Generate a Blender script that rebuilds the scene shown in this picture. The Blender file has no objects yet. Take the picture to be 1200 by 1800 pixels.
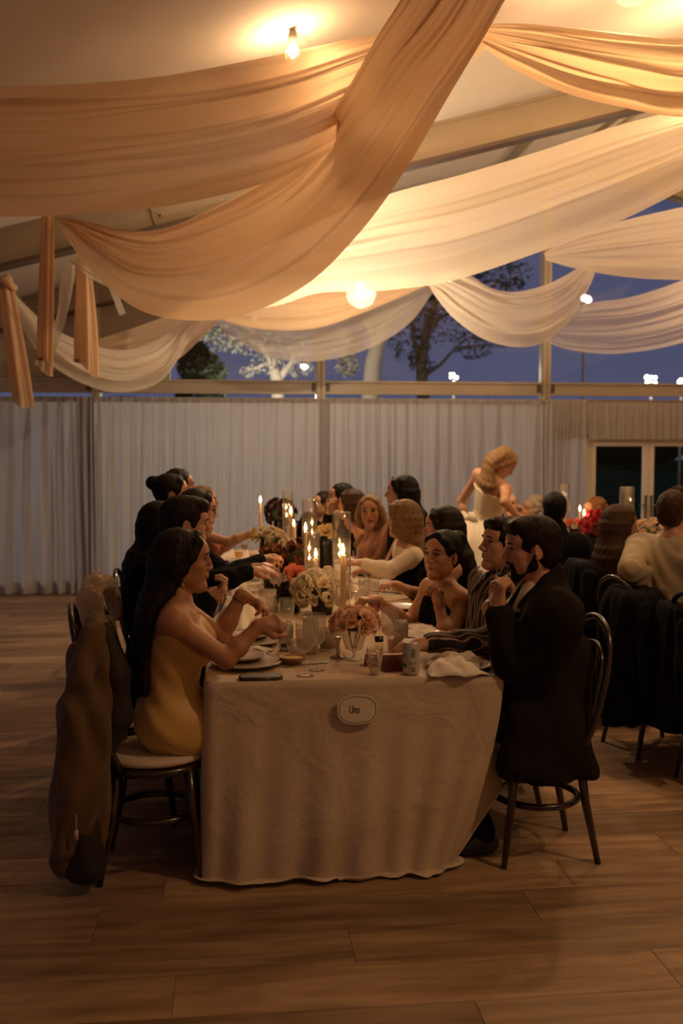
import bpy, bmesh, math, random
import numpy as np
from mathutils import Vector, Matrix
from math import sin, cos, pi, radians, atan, atan2, sqrt
random.seed(7)
RNG = np.random.default_rng(7)
S = bpy.context.scene
COL = S.collection

# ------------------------------------------------------------------ camera
F = 1750.0                       # focal length in pixels of the 1200x1800 frame
YAW = atan(187 / F); PITCH = atan(100 / F); CAM_H = 1.6
cam_d = bpy.data.cameras.new('camera'); cam = bpy.data.objects.new('camera', cam_d); COL.objects.link(cam)
cam_d.sensor_fit = 'VERTICAL'; cam_d.sensor_height = 36.0; cam_d.sensor_width = 24.0
cam_d.lens = F / 1800 * 36.0
cam.location = (0, 0, CAM_H); cam.rotation_euler = (pi / 2 - PITCH, 0, -YAW)
cam_d.clip_start = 0.05; cam_d.clip_end = 400
cam_d.dof.use_dof = True; cam_d.dof.focus_distance = 4.3; cam_d.dof.aperture_fstop = 2.2
S.camera = cam

# ------------------------------------------------------------------ dusk sky, exposure
w = bpy.data.worlds.new('dusk'); S.world = w; w.use_nodes = True
nt = w.node_tree; nt.nodes.clear()
out = nt.nodes.new('ShaderNodeOutputWorld'); bg = nt.nodes.new('ShaderNodeBackground')
tc = nt.nodes.new('ShaderNodeTexCoord'); sx = nt.nodes.new('ShaderNodeSeparateXYZ'); rp = nt.nodes.new('ShaderNodeValToRGB')
nt.links.new(tc.outputs['Generated'], sx.inputs[0]); nt.links.new(sx.outputs['Z'], rp.inputs[0])
rp.color_ramp.elements[0].position = 0.0; rp.color_ramp.elements[0].color = (.105, .112, .205, 1)
rp.color_ramp.elements[1].position = 0.6; rp.color_ramp.elements[1].color = (.042, .055, .135, 1)
nt.links.new(rp.outputs[0], bg.inputs[0]); bg.inputs[1].default_value = 0.75
nt.links.new(bg.outputs[0], out.inputs[0])
S.view_settings.view_transform = 'Standard'; S.view_settings.look = 'None'
S.view_settings.exposure = 0.0; S.view_settings.gamma = 1.0; S.view_settings.use_curve_mapping = False
S.cycles.use_denoising = True
S.cycles.max_bounces = 9; S.cycles.diffuse_bounces = 4; S.cycles.glossy_bounces = 3
S.cycles.transmission_bounces = 5; S.cycles.transparent_max_bounces = 24
S.cycles.sample_clamp_indirect = 4.0; S.cycles.caustics_reflective = False; S.cycles.caustics_refractive = False

WARM = (1.0, 0.62, 0.31)
# pendant lamps: x, y, z, watts (the globe round each bulb is built further down)
PENDANTS = [(1.07, 8.45, 2.96, 215), (.36, 6.1, 3.995, 32), (2.44, 6.05, 4.47, 145), (3.6, 7.2, 4.55, 110),
            (3.3, 1.7, 4.25, 235), (5.2, 9.4, 3.9, 170)]

# ------------------------------------------------------------------ view geometry -> world points
_R = cam.rotation_euler.to_matrix()
def ray(px, py):
    return _R @ Vector(((px - 600) / F, (900 - py) / F, -1.0))
def atY(px, py, Y):
    r = ray(px, py); t = Y / r.y; return Vector((r.x * t, Y, CAM_H + r.z * t))
def atZ(px, py, z):
    r = ray(px, py); t = (z - CAM_H) / r.z; return Vector((r.x * t, r.y * t, z))
def atX(px, py, X):
    r = ray(px, py); t = X / r.x; return Vector((X, r.y * t, CAM_H + r.z * t))
TZ = 0.75
def onT(px, py):                 # a point of the table top
    return atZ(px, py, TZ)

# ------------------------------------------------------------------ materials
def srgb(r, g, b):
    f = lambda c: (c / 255) / 12.92 if c / 255 <= .04045 else ((c / 255 + .055) / 1.055) ** 2.4
    return (f(r), f(g), f(b), 1)
MATS = {}
def mat(name, col, rough=.6, metal=0, bump=0, bscale=60, stretch=(1, 1, 1), var=0, vscale=8, sheen=0, coat=0, sub=0, trans=0, alpha=1, spec=.5, rand=0, dist=.002):
    if name in MATS: return MATS[name]
    m = bpy.data.materials.new(name); m.use_nodes = True; t = m.node_tree
    b = t.nodes['Principled BSDF']; N = t.nodes.new; L = t.links.new
    c = tuple(col[:3]) + (1,)
    b.inputs['Base Color'].default_value = c; b.inputs['Roughness'].default_value = rough
    b.inputs['Metallic'].default_value = metal; b.inputs['Specular IOR Level'].default_value = spec
    if coat: b.inputs['Coat Weight'].default_value = coat
    if sheen: b.inputs['Sheen Weight'].default_value = sheen
    if sub:
        b.inputs['Subsurface Weight'].default_value = sub; b.inputs['Subsurface Scale'].default_value = .01
        b.inputs['Subsurface Radius'].default_value = (1, .4, .2)
    co = N('ShaderNodeTexCoord'); mp = N('ShaderNodeMapping'); mp.inputs['Scale'].default_value = stretch
    L(co.outputs['Object'], mp.inputs[0])
    if var or rand:
        nz = N('ShaderNodeTexNoise'); nz.inputs['Scale'].default_value = vscale; nz.inputs['Detail'].default_value = 4
        L(mp.outputs[0], nz.inputs[0])
        hs = N('ShaderNodeHueSaturation'); hs.inputs['Color'].default_value = c
        mr = N('ShaderNodeMapRange'); mr.inputs[1].default_value = .3; mr.inputs[2].default_value = .7
        mr.inputs[3].default_value = 1 - var; mr.inputs[4].default_value = 1 + var
        L(nz.outputs[0], mr.inputs[0])
        if rand:
            oi = N('ShaderNodeObjectInfo'); m2 = N('ShaderNodeMapRange'); m2.inputs[3].default_value = 1 - rand; m2.inputs[4].default_value = 1 + rand
            L(oi.outputs['Random'], m2.inputs[0]); mu = N('ShaderNodeMath'); mu.operation = 'MULTIPLY'
            L(mr.outputs[0], mu.inputs[0]); L(m2.outputs[0], mu.inputs[1]); L(mu.outputs[0], hs.inputs['Value'])
        else: L(mr.outputs[0], hs.inputs['Value'])
        L(hs.outputs[0], b.inputs['Base Color'])
    if bump:
        n2 = N('ShaderNodeTexNoise'); n2.inputs['Scale'].default_value = bscale; n2.inputs['Detail'].default_value = 5
        L(mp.outputs[0], n2.inputs[0]); bp = N('ShaderNodeBump'); bp.inputs['Strength'].default_value = bump; bp.inputs['Distance'].default_value = dist
        L(n2.outputs[0], bp.inputs['Height']); L(bp.outputs[0], b.inputs['Normal'])
    if trans:      # thin cloth that lets light through; alpha < 1 makes it sheer
        tr = N('ShaderNodeBsdfTranslucent'); tr.inputs['Color'].default_value = c
        mx = N('ShaderNodeMixShader'); mx.inputs[0].default_value = trans
        o = t.nodes['Material Output']; L(b.outputs[0], mx.inputs[1]); L(tr.outputs[0], mx.inputs[2])
        last = mx
        if alpha < 1:
            tp = N('ShaderNodeBsdfTransparent'); m3 = N('ShaderNodeMixShader'); m3.inputs[0].default_value = alpha
            L(tp.outputs[0], m3.inputs[1]); L(last.outputs[0], m3.inputs[2]); last = m3
        L(last.outputs[0], o.inputs['Surface'])
    MATS[name] = m; return m
def emis(name, col, strength):
    if name in MATS: return MATS[name]
    m = bpy.data.materials.new(name); m.use_nodes = True; t = m.node_tree; t.nodes.clear()
    o = t.nodes.new('ShaderNodeOutputMaterial'); e = t.nodes.new('ShaderNodeEmission')
    e.inputs[0].default_value = tuple(col[:3]) + (1,); e.inputs[1].default_value = strength
    t.links.new(e.outputs[0], o.inputs[0]); MATS[name] = m; return m
def thin_glass(name, tint=(1, 1, 1), base=.05, rim=.75, rough=.03, haze=0):
    """thin-walled glass: clear, with reflections that grow at grazing angles"""
    if name in MATS: return MATS[name]
    m = bpy.data.materials.new(name); m.use_nodes = True; t = m.node_tree; t.nodes.clear(); N = t.nodes.new; L = t.links.new
    o = N('ShaderNodeOutputMaterial'); tp = N('ShaderNodeBsdfTransparent'); tp.inputs[0].default_value = tuple(tint) + (1,)
    gl = N('ShaderNodeBsdfGlossy'); gl.inputs['Roughness'].default_value = rough; gl.inputs[0].default_value = (1, 1, 1, 1)
    lw = N('ShaderNodeLayerWeight'); lw.inputs[0].default_value = .5
    pw = N('ShaderNodeMath'); pw.operation = 'POWER'; pw.inputs[1].default_value = 3.0; L(lw.outputs['Facing'], pw.inputs[0])
    mr = N('ShaderNodeMapRange'); mr.inputs[3].default_value = base; mr.inputs[4].default_value = rim; L(pw.outputs[0], mr.inputs[0])
    mx = N('ShaderNodeMixShader'); L(mr.outputs[0], mx.inputs[0]); L(tp.outputs[0], mx.inputs[1]); L(gl.outputs[0], mx.inputs[2])
    last = mx
    if haze:
        df = N('ShaderNodeBsdfDiffuse'); df.inputs[0].default_value = (.8, .78, .72, 1); m2 = N('ShaderNodeMixShader'); m2.inputs[0].default_value = haze
        L(mx.outputs[0], m2.inputs[1]); L(df.outputs[0], m2.inputs[2]); last = m2
    L(last.outputs[0], o.inputs[0]); MATS[name] = m; return m

# ------------------------------------------------------------------ objects
def tag(o, label=None, cat=None, group=None, kind=None):
    if label: o['label'] = label
    if cat: o['category'] = cat
    if group: o['group'] = group
    if kind: o['kind'] = kind
    return o
def thing(name, label, cat, loc=(0, 0, 0), rz=0, group=None):
    o = bpy.data.objects.new(name, None); o.empty_display_size = .1; COL.objects.link(o)
    o.location = loc; o.rotation_euler = (0, 0, rz); return tag(o, label, cat, group)
def mesh_obj(name, V, Fc, m=None, parent=None, smooth=False, mi=None, loc=None):
    me = bpy.data.meshes.new(name); me.from_pydata([tuple(v) for v in V], [], [tuple(f) for f in Fc]) if not isinstance(V, np.ndarray) or not isinstance(Fc, np.ndarray) else _fast(me, V, Fc)
    return finish(name, me, m, parent, smooth, mi, loc)
def _fast(me, V, Q):
    n, k = Q.shape
    me.vertices.add(len(V)); me.vertices.foreach_set('co', np.ascontiguousarray(V, np.float32).ravel())
    me.loops.add(n * k); me.loops.foreach_set('vertex_index', Q.astype(np.int32).ravel())
    me.polygons.add(n); me.polygons.foreach_set('loop_start', np.arange(0, n * k, k, dtype=np.int32))
    me.update(calc_edges=True); me.validate()
def finish(name, me, m, parent, smooth, mi=None, loc=None):
    o = bpy.data.objects.new(name, me); COL.objects.link(o)
    if m is not None:
        for x in (m if isinstance(m, (list, tuple)) else [m]): me.materials.append(x)
    if smooth: me.polygons.foreach_set('use_smooth', [True] * len(me.polygons))
    if mi is not None: me.polygons.foreach_set('material_index', mi)
    if parent: o.parent = parent
    if loc is not None: o.location = loc
    return o
def copy_tree(o, parent=None):
    c = o.copy(); COL.objects.link(c)
    if parent is not None: c.parent = parent
    for ch in [x for x in o.children]: copy_tree(ch, c)
    return c

class MB:
    """collects shapes into one mesh"""
    def __init__(s): s.V = []; s.F = []; s.M = []
    def add(s, V, Fc, m=0):
        b = len(s.V); s.V += [tuple(v) for v in V]; s.F += [tuple(i + b for i in f) for f in Fc]; s.M += [m] * len(Fc); return s
    def box(s, c, h, rz=0, m=0, mtx=None):
        V = [Vector((x * h[0], y * h[1], z * h[2])) for z in (-1, 1) for y in (-1, 1) for x in (-1, 1)]
        R = mtx or Matrix.Rotation(rz, 3, 'Z'); V = [R @ v + Vector(c) for v in V]
        return s.add(V, [(0, 2, 3, 1), (4, 5, 7, 6), (0, 1, 5, 4), (2, 6, 7, 3), (0, 4, 6, 2), (1, 3, 7, 5)], m)
    def tube(s, pts, r, n=10, m=0, closed=False, caps=True, flat=1.0):
        pts = [Vector(p) for p in pts]; k = len(pts); R = r if isinstance(r, (list, tuple)) else [r] * k
        V = []; Fc = []; prev = None
        for i, p in enumerate(pts):
            a = pts[i - 1] if (i or closed) else p; b = pts[(i + 1) % k] if (i < k - 1 or closed) else p
            t = (b - a).normalized()
            if prev is None:
                u = t.orthogonal().normalized()
            else:
                u = (prev - t * prev.dot(t)); u = u.normalized() if u.length > 1e-6 else t.orthogonal().normalized()
            prev = u; v = t.cross(u)
            for j in range(n):
                an = 2 * pi * j / n; V.append(p + u * cos(an) * R[i] + v * sin(an) * R[i] * flat)
        for i in range(k if closed else k - 1):
            i2 = (i + 1) % k
            for j in range(n):
                j2 = (j + 1) % n; Fc.append((i * n + j, i * n + j2, i2 * n + j2, i2 * n + j))
        if caps and not closed:
            Fc.append(tuple(range(n))[::-1]); Fc.append(tuple((k - 1) * n + j for j in range(n)))
        return s.add(V, Fc, m)
    def lathe(s, prof, c=(0, 0, 0), n=24, m=0, rib=0, ribz=None, ribn=12, sx=1, sy=1):
        V = []; Fc = []; k = len(prof)
        for (r, z) in prof:
            for j in range(n):
                an = 2 * pi * j / n; rr = r
                if rib and (ribz is None or ribz[0] <= z <= ribz[1]): rr = r * (1 + rib * cos(an * ribn))
                V.append((c[0] + rr * cos(an) * sx, c[1] + rr * sin(an) * sy, c[2] + z))
        for i in range(k - 1):
            for j in range(n):
                j2 = (j + 1) % n; Fc.append((i * n + j, i * n + j2, (i + 1) * n + j2, (i + 1) * n + j))
        return s.add(V, Fc, m)
    def ball(s, c, r, n=10, m=0, mtx=None):
        r = (r, r, r) if not hasattr(r, '__len__') else r; V = []; Fc = []; k = max(4, n * 2 // 3)
        for i in range(k + 1):
            th = pi * i / k
            for j in range(n):
                ph = 2 * pi * j / n; v = Vector((r[0] * sin(th) * cos(ph), r[1] * sin(th) * sin(ph), r[2] * cos(th)))
                V.append((mtx @ v if mtx else v) + Vector(c))
        for i in range(k):
            for j in range(n):
                j2 = (j + 1) % n; Fc.append((i * n + j, (i + 1) * n + j, (i + 1) * n + j2, i * n + j2))
        return s.add(V, Fc, m)
    def build(s, name, m, parent=None, smooth=True, loc=None):
        o = mesh_obj(name, s.V, s.F, m, parent, smooth, s.M if isinstance(m, (list, tuple)) else None, loc)
        return o
def sharp(o, ang=40):
    o.data.set_sharp_from_angle(angle=radians(ang)); return o
def spline(P, n):
    """Catmull-Rom through rows of P, n samples"""
    P = np.asarray(P, float); k = len(P); out_ = []
    Q = np.vstack([2 * P[0] - P[1], P, 2 * P[-1] - P[-2]])
    for t in np.linspace(0, k - 1, n):
        i = min(int(t), k - 2); f = t - i; a, b, c, d = Q[i], Q[i + 1], Q[i + 2], Q[i + 3]
        out_.append(.5 * ((2 * b) + (c - a) * f + (2 * a - 5 * b + 4 * c - d) * f * f + (3 * b - a - 3 * c + d) * f ** 3))
    return np.array(out_)

# ------------------------------------------------------------------ smooth implicit surfaces (bodies, hair, clothing)
class Sdf:
    def __init__(s): s.p = []
    def cap(s, a, b, ra, rb=None, k=.02, m=0, op=1, sq=None):
        a = np.array(a, float); b = np.array(b, float); s.p.append(('c', a, b, ra, ra if rb is None else rb, k, m, op)); return s
    def ell(s, c, r, k=.02, m=0, op=1, R=None):
        s.p.append(('e', np.array(c, float), np.array(r, float) if hasattr(r, '__len__') else np.array([r, r, r], float), R, 0, k, m, op)); return s
    def cut(s, pt, n): s.p.append(('h', np.array(pt, float), np.array(n, float) / np.linalg.norm(n), 0, 0, 0, 0, 0)); return s
    def path(s, pts, rs, k=.01, m=0, op=1):
        for i in range(len(pts) - 1): s.cap(pts[i], pts[i + 1], rs[i], rs[i + 1], k, m, op)
        return s
    def bounds(s):
        lo = np.full(3, 1e9); hi = -lo
        for q in s.p:
            if q[0] == 'c' and q[7] > 0: r = max(q[3], q[4]); lo = np.minimum(lo, np.minimum(q[1], q[2]) - r); hi = np.maximum(hi, np.maximum(q[1], q[2]) + r)
            if q[0] == 'e' and q[7] > 0: r = q[2] if q[3] is None else np.full(3, q[2].max()); lo = np.minimum(lo, q[1] - r); hi = np.maximum(hi, q[1] + r)
        return lo, hi
    def mesh(s, name, mats, parent, vox=.006, fine=None, disp=None, coarse=2.0):
        """fine = (lo, hi, vox): a box in which the grid is denser"""
        lo, hi = s.bounds(); ax = []
        for i in range(3):
            a, b = lo[i] - 2.5 * vox, hi[i] + 2.5 * vox
            if fine is None: ax.append(np.arange(a, b + vox, vox))
            else:
                fl, fh, fv = fine; x = a; L_ = []
                while x < b + vox:
                    L_.append(x); x += fv if fl[i] - vox < x < fh[i] else vox
                ax.append(np.array(L_))
        X, Y, Z = [q.astype(np.float32) for q in ax]
        D = np.full((len(X), len(Y), len(Z)), .5, np.float32); M = np.zeros(D.shape, np.int8)
        for q in s.p:
            kd, k, m, op = q[0], q[5], q[6], q[7]
            if kd == 'h':
                pt, n = q[1], q[2]
                d = ((X[:, None, None] - pt[0]) * n[0] + (Y[None, :, None] - pt[1]) * n[1] + (Z[None, None, :] - pt[2]) * n[2]).astype(np.float32)
                np.maximum(D, d, out=D); continue
            pad = k + 3 * vox
            if kd == 'c': r = max(q[3], q[4]); l = np.minimum(q[1], q[2]) - r - pad; h = np.maximum(q[1], q[2]) + r + pad
            else: r = q[2] if q[3] is None else np.full(3, q[2].max()); l = q[1] - r - pad; h = q[1] + r + pad
            sl = tuple(slice(int(np.searchsorted(A, l[i])), int(np.searchsorted(A, h[i]))) for i, A in enumerate((X, Y, Z)))
            gx = X[sl[0]][:, None, None]; gy = Y[sl[1]][None, :, None]; gz = Z[sl[2]][None, None, :]
            if 0 in (gx.size, gy.size, gz.size): continue
            if kd == 'c':
                a, b, ra, rb = q[1], q[2], q[3], q[4]; ba = b - a; L2 = max(float(ba @ ba), 1e-9)
                px, py, pz = gx - a[0], gy - a[1], gz - a[2]
                t = np.clip((px * ba[0] + py * ba[1] + pz * ba[2]) / L2, 0, 1)
                d = np.sqrt((px - t * ba[0]) ** 2 + (py - t * ba[1]) ** 2 + (pz - t * ba[2]) ** 2) - (ra + (rb - ra) * t)
            else:
                c, rr, R = q[1], q[2], q[3]; px, py, pz = gx - c[0], gy - c[1], gz - c[2]
                if R is not None:
                    px, py, pz = (px * R[0][0] + py * R[1][0] + pz * R[2][0], px * R[0][1] + py * R[1][1] + pz * R[2][1], px * R[0][2] + py * R[1][2] + pz * R[2][2])
                k0 = np.sqrt((px / rr[0]) ** 2 + (py / rr[1]) ** 2 + (pz / rr[2]) ** 2)
                k1 = np.sqrt((px / rr[0] ** 2) ** 2 + (py / rr[1] ** 2) ** 2 + (pz / rr[2] ** 2) ** 2) + 1e-9
                d = k0 * (k0 - 1) / k1
            d = d.astype(np.float32); Ds = D[sl]
            if op > 0:
                M[sl] = np.where(d < Ds, m, M[sl]); hh = np.maximum(k - np.abs(Ds - d), 0) / max(k, 1e-6)
                D[sl] = np.minimum(Ds, d) - hh * hh * k * .25
            else:
                hh = np.maximum(k - np.abs(Ds + d), 0) / max(k, 1e-6)
                D[sl] = np.maximum(Ds, -d) + hh * hh * k * .25
                if m: M[sl] = np.where(d < .004, m, M[sl])
        if disp is not None:
            D += disp(X[:, None, None], Y[None, :, None], Z[None, None, :]).astype(np.float32)
        V, Q, cells = surface_nets(D, X, Y, Z)
        mi = M[cells[:, 0], cells[:, 1], cells[:, 2]] if len(mats) > 1 else None
        o = mesh_obj(name, V, Q, mats, parent, True, None if mi is None else mi.astype(np.int32))
        return o
def surface_nets(D, X, Y, Z):
    Sg = D < 0
    c8 = [Sg[i:Sg.shape[0] - 1 + i, j:Sg.shape[1] - 1 + j, k:Sg.shape[2] - 1 + k] for i in (0, 1) for j in (0, 1) for k in (0, 1)]
    a_ = np.logical_or.reduce(c8); b_ = np.logical_and.reduce(c8); act = a_ & ~b_
    I, J, K = np.nonzero(act); idx = np.full(act.shape, -1, np.int32); idx[I, J, K] = np.arange(len(I))
    acc = np.zeros((len(I), 3), np.float32); cnt = np.zeros(len(I), np.float32)
    P = {(i, j, k): D[I + i, J + j, K + k] for i in (0, 1) for j in (0, 1) for k in (0, 1)}
    for c in P:
        for ax_ in range(3):
            if c[ax_] == 0:
                e = list(c); e[ax_] = 1; e = tuple(e); d0, d1 = P[c], P[e]; m = (d0 < 0) != (d1 < 0)
                t = np.where(m, d0 / np.where(np.abs(d0 - d1) < 1e-12, 1, d0 - d1), 0)
                q = [np.full(len(I), float(v)) for v in c]; q[ax_] = t
                for n_ in range(3): acc[:, n_] += np.where(m, q[n_], 0)
                cnt += m
    acc /= np.maximum(cnt, 1)[:, None]
    V = np.stack([X[I] + acc[:, 0] * (X[I + 1] - X[I]), Y[J] + acc[:, 1] * (Y[J + 1] - Y[J]), Z[K] + acc[:, 2] * (Z[K + 1] - Z[K])], 1)
    Qs = []; Cs = []
    for ax_ in range(3):
        a = [slice(None)] * 3; b = [slice(None)] * 3; a[ax_] = slice(0, -1); b[ax_] = slice(1, None)
        A, B = Sg[tuple(a)], Sg[tuple(b)]; o1, o2 = (ax_ + 1) % 3, (ax_ + 2) % 3
        E = np.array(np.nonzero(A != B)).T
        ok = (E[:, o1] > 0) & (E[:, o2] > 0) & (E[:, o1] < Sg.shape[o1] - 1) & (E[:, o2] < Sg.shape[o2] - 1); E = E[ok]
        if not len(E): continue
        ins = A[E[:, 0], E[:, 1], E[:, 2]]
        def g(d1, d2):
            G = E.copy(); G[:, o1] -= d1; G[:, o2] -= d2; return idx[G[:, 0], G[:, 1], G[:, 2]]
        q = np.stack([g(1, 1), g(0, 1), g(0, 0), g(1, 0)], 1); q[~ins] = q[~ins][:, ::-1]
        Qs.append(q); Cs.append(E)
    Q = np.vstack(Qs); C = np.vstack(Cs); g_ = (Q >= 0).all(1)
    return V, Q[g_], C[g_]
# ================================================================== structure
YB = 11.9
def zc_(X):            # underside of the roof lining
    return 4.05 + .27 * X if X < 4.5 else 5.265 - .27 * (X - 4.5)
def wood_mat(name, base, dark, brick=False):
    m = bpy.data.materials.new(name); m.use_nodes = True; t = m.node_tree; N = t.nodes.new; L = t.links.new
    b = t.nodes['Principled BSDF']; b.inputs['Roughness'].default_value = .42; b.inputs['Specular IOR Level'].default_value = .35
    g = N('ShaderNodeNewGeometry'); oi = N('ShaderNodeObjectInfo')
    of = N('ShaderNodeVectorMath'); of.operation = 'MULTIPLY_ADD'; co = N('ShaderNodeCombineXYZ'); L(oi.outputs['Random'], co.inputs[0]); L(oi.outputs['Random'], co.inputs[1])
    L(co.outputs[0], of.inputs[0]); of.inputs[1].default_value = (37, 91, 11); L(g.outputs['Position'], of.inputs[2])
    mp = N('ShaderNodeMapping'); mp.inputs['Scale'].default_value = (.9, 9, 9); L(of.outputs[0], mp.inputs[0])
    n1 = N('ShaderNodeTexNoise'); n1.inputs['Scale'].default_value = 2.2; n1.inputs['Detail'].default_value = 7; n1.inputs['Distortion'].default_value = .6; L(mp.outputs[0], n1.inputs[0])
    m2 = N('ShaderNodeMapping'); m2.inputs['Scale'].default_value = (1.3, 5, 5); L(of.outputs[0], m2.inputs[0])
    n2 = N('ShaderNodeTexNoise'); n2.inputs['Scale'].default_value = .9; n2.inputs['Detail'].default_value = 3; n2.inputs['Distortion'].default_value = 1.2; L(m2.outputs[0], n2.inputs[0])
    r1 = N('ShaderNodeValToRGB'); r1.color_ramp.elements[0].position = .33; r1.color_ramp.elements[0].color = dark; r1.color_ramp.elements[1].position = .62; r1.color_ramp.elements[1].color = base
    L(n1.outputs[0], r1.inputs[0])
    r2 = N('ShaderNodeValToRGB'); r2.color_ramp.elements[0].position = .33; r2.color_ramp.elements[0].color = (.55, .5, .46, 1); r2.color_ramp.elements[1].position = .5; r2.color_ramp.elements[1].color = (1, 1, 1, 1)
    L(n2.outputs[0], r2.inputs[0])
    mu = N('ShaderNodeMixRGB'); mu.blend_type = 'MULTIPLY'; mu.inputs[0].default_value = .8; L(r1.outputs[0], mu.inputs[1]); L(r2.outputs[0], mu.inputs[2])
    hs = N('ShaderNodeHueSaturation'); mr = N('ShaderNodeMapRange'); mr.inputs[3].default_value = .72; mr.inputs[4].default_value = 1.25
    if brick:
        bt = N('ShaderNodeTexBrick'); bt.inputs['Scale'].default_value = 1; bt.inputs['Brick Width'].default_value = 1.5; bt.inputs['Row Height'].default_value = .24
        bt.inputs['Mortar Size'].default_value = .004; bt.inputs['Color1'].default_value = (0, 0, 0, 1); bt.inputs['Color2'].default_value = (1, 1, 1, 1); bt.inputs['Mortar'].default_value = (0, 0, 0, 1)
        L(g.outputs['Position'], bt.inputs[0]); L(bt.outputs[0], mr.inputs[0])
    else: L(oi.outputs['Random'], mr.inputs[0])
    L(mu.outputs[0], hs.inputs['Color']); L(mr.outputs[0], hs.inputs['Value']); L(hs.outputs[0], b.inputs['Base Color'])
    bp = N('ShaderNodeBump'); bp.inputs['Strength'].default_value = .25; bp.inputs['Distance'].default_value = .002; L(n1.outputs[0], bp.inputs['Height']); L(bp.outputs[0], b.inputs['Normal'])
    return m
WOOD = wood_mat('oak_plank', (.40, .265, .155, 1), (.24, .145, .08, 1))
WOOD_F = wood_mat('oak_floor_far', (.40, .265, .155, 1), (.24, .145, .08, 1), True)
M_ALU = mat('cream_aluminium', (.40, .34, .27), .35, 0, var=.06, vscale=3)
M_BEAM = mat('rafter_metal', (.33, .26, .18), .45, .2, var=.08, vscale=2)
M_BEAMD = mat('rafter_lip', (.10, .06, .04), .5)
M_LINER = mat('roof_lining', (.74, .66, .58), .85, trans=.12, bump=.15, bscale=3, var=.03, vscale=2)
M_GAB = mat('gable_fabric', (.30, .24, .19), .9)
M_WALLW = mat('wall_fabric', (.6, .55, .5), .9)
M_CURT = mat('white_voile', (.60, .57, .58), .9, trans=.5, bump=.2, bscale=300)
M_PANE = thin_glass('window_glass', base=.035, rim=.6, rough=.01)

fl = MB().box((4.5, 4.6, -.053), (10.5, 7.3, .05)).build('floor', WOOD_F, smooth=False); tag(fl, 'pale oak plank floor of the marquee', kind='structure')
PL_W, PL_L = .24, 1.52
pm = []
for q in range(4):
    bmx = bmesh.new(); bmesh.ops.create_cube(bmx, size=1)
    for v in bmx.verts: v.co = Vector((v.co.x * (PL_L - .0018), v.co.y * (PL_W - .0018), v.co.z * .01))
    bmesh.ops.bevel(bmx, geom=[e for e in bmx.edges if all(v.co.z > 0 for v in e.verts)], offset=.0007, segments=1, affect='EDGES')
    me = bpy.data.meshes.new('plank'); bmx.to_mesh(me); bmx.free(); me.materials.append(WOOD); pm.append(me)
rowoff = [0.0, .55, 1.05, .3, .83, 1.25, .1, .68, 1.4, .42]
Y0 = 2.30 ; r = 0
while Y0 < 8.4:
    off = rowoff[r % 10] + .07 * ((r * 7) % 5)
    xl, xr = atY(0, 900, Y0).x - .6, min(atY(1200, 900, Y0).x + 1.0, 9)
    x = math.floor(xl / PL_L) * PL_L + off - PL_L
    while x < xr:
        if x + PL_L > xl:
            o = bpy.data.objects.new('plank', pm[(r * 3 + int(x * 7)) % 4]); COL.objects.link(o); o.location = (x + PL_L / 2, Y0 + PL_W / 2, -.005 + .0004 * ((r * 5 + int(x * 3)) % 3)); o.parent = fl
        x += PL_L
    Y0 += PL_W; r += 1

# roof lining and frames
cl = MB()
rows = []
for (x, z) in [(-6, zc_(-6)), (4.5, zc_(4.5)), (15, zc_(15))]: rows.append((x, z))
V = []; Fc = []
for i, (x, z) in enumerate(rows):
    for y in (-2.7, YB + .1): V.append((x, y, z)); V.append((x, y, z + .05))
for i in range(2):
    a = i * 4; b = a + 4
    Fc += [(a, a + 2, b + 2, b), (a + 1, b + 1, b + 3, a + 3), (a, b, b + 1, a + 1), (a + 2, a + 3, b + 3, b + 2)]
ceil = mesh_obj('ceiling', V, Fc, M_LINER); tag(ceil, 'cream fabric roof lining', kind='structure')
def rafter(Y, wdt=.09):
    root = thing('trim', None, None, (0, Y, 0)); tag(root, 'sloping rafter of the marquee roof frame', kind='structure')
    for (xa, xb) in ((-6, 4.5), (4.5, 15)):
        za, zb = zc_(xa), zc_(xb)
        L_ = sqrt((xb - xa) ** 2 + (zb - za) ** 2); an = atan2(zb - za, xb - xa); R = Matrix.Rotation(-an, 3, 'Y')
        nrm = R @ Vector((0, 0, 1)); mid = Vector(((xa + xb) / 2, 0, (za + zb) / 2))
        MB().box(mid - nrm * .155, (L_ / 2, wdt * .75, .135), mtx=R).build('beam', M_BEAM, root, False)
        MB().box(mid - nrm * .30, (L_ / 2, wdt, .016), mtx=R).build('bottom_flange', M_BEAMD, root, False)
        MB().box(mid - nrm * .015, (L_ / 2, wdt, .012), mtx=R).build('top_flange', M_BEAM, root, False)
        j = MB()
        for q in range(5):
            p = mid + (R @ Vector((1, 0, 0))) * (L_ * (q - 2) / 5.0) - nrm * .15
            j.box(p + Vector((0, -wdt * .78, 0)), (.006, .006, .13), mtx=R); 
            for s_ in (-.06, .06): j.ball(p + (R @ Vector((.07, 0, s_))) + Vector((0, -wdt * .78, 0)), .014, 8)
        j.build('joint_plate', M_BEAMD, root, True)
    return root
rafter(8.9); rafter(3.3); rafter(YB - .05, .07)
# purlins between the frames
for i, x in enumerate((-4.2, -2.9, -.9, 1.4, 3.0, 6.4, 8.6)):
    o = MB().box((x, 10.4, zc_(x) - .045), (.03, 1.35, .03)).build('trim', M_BEAM, None, False); tag(o, 'thin roof purlin', kind='structure')
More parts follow.
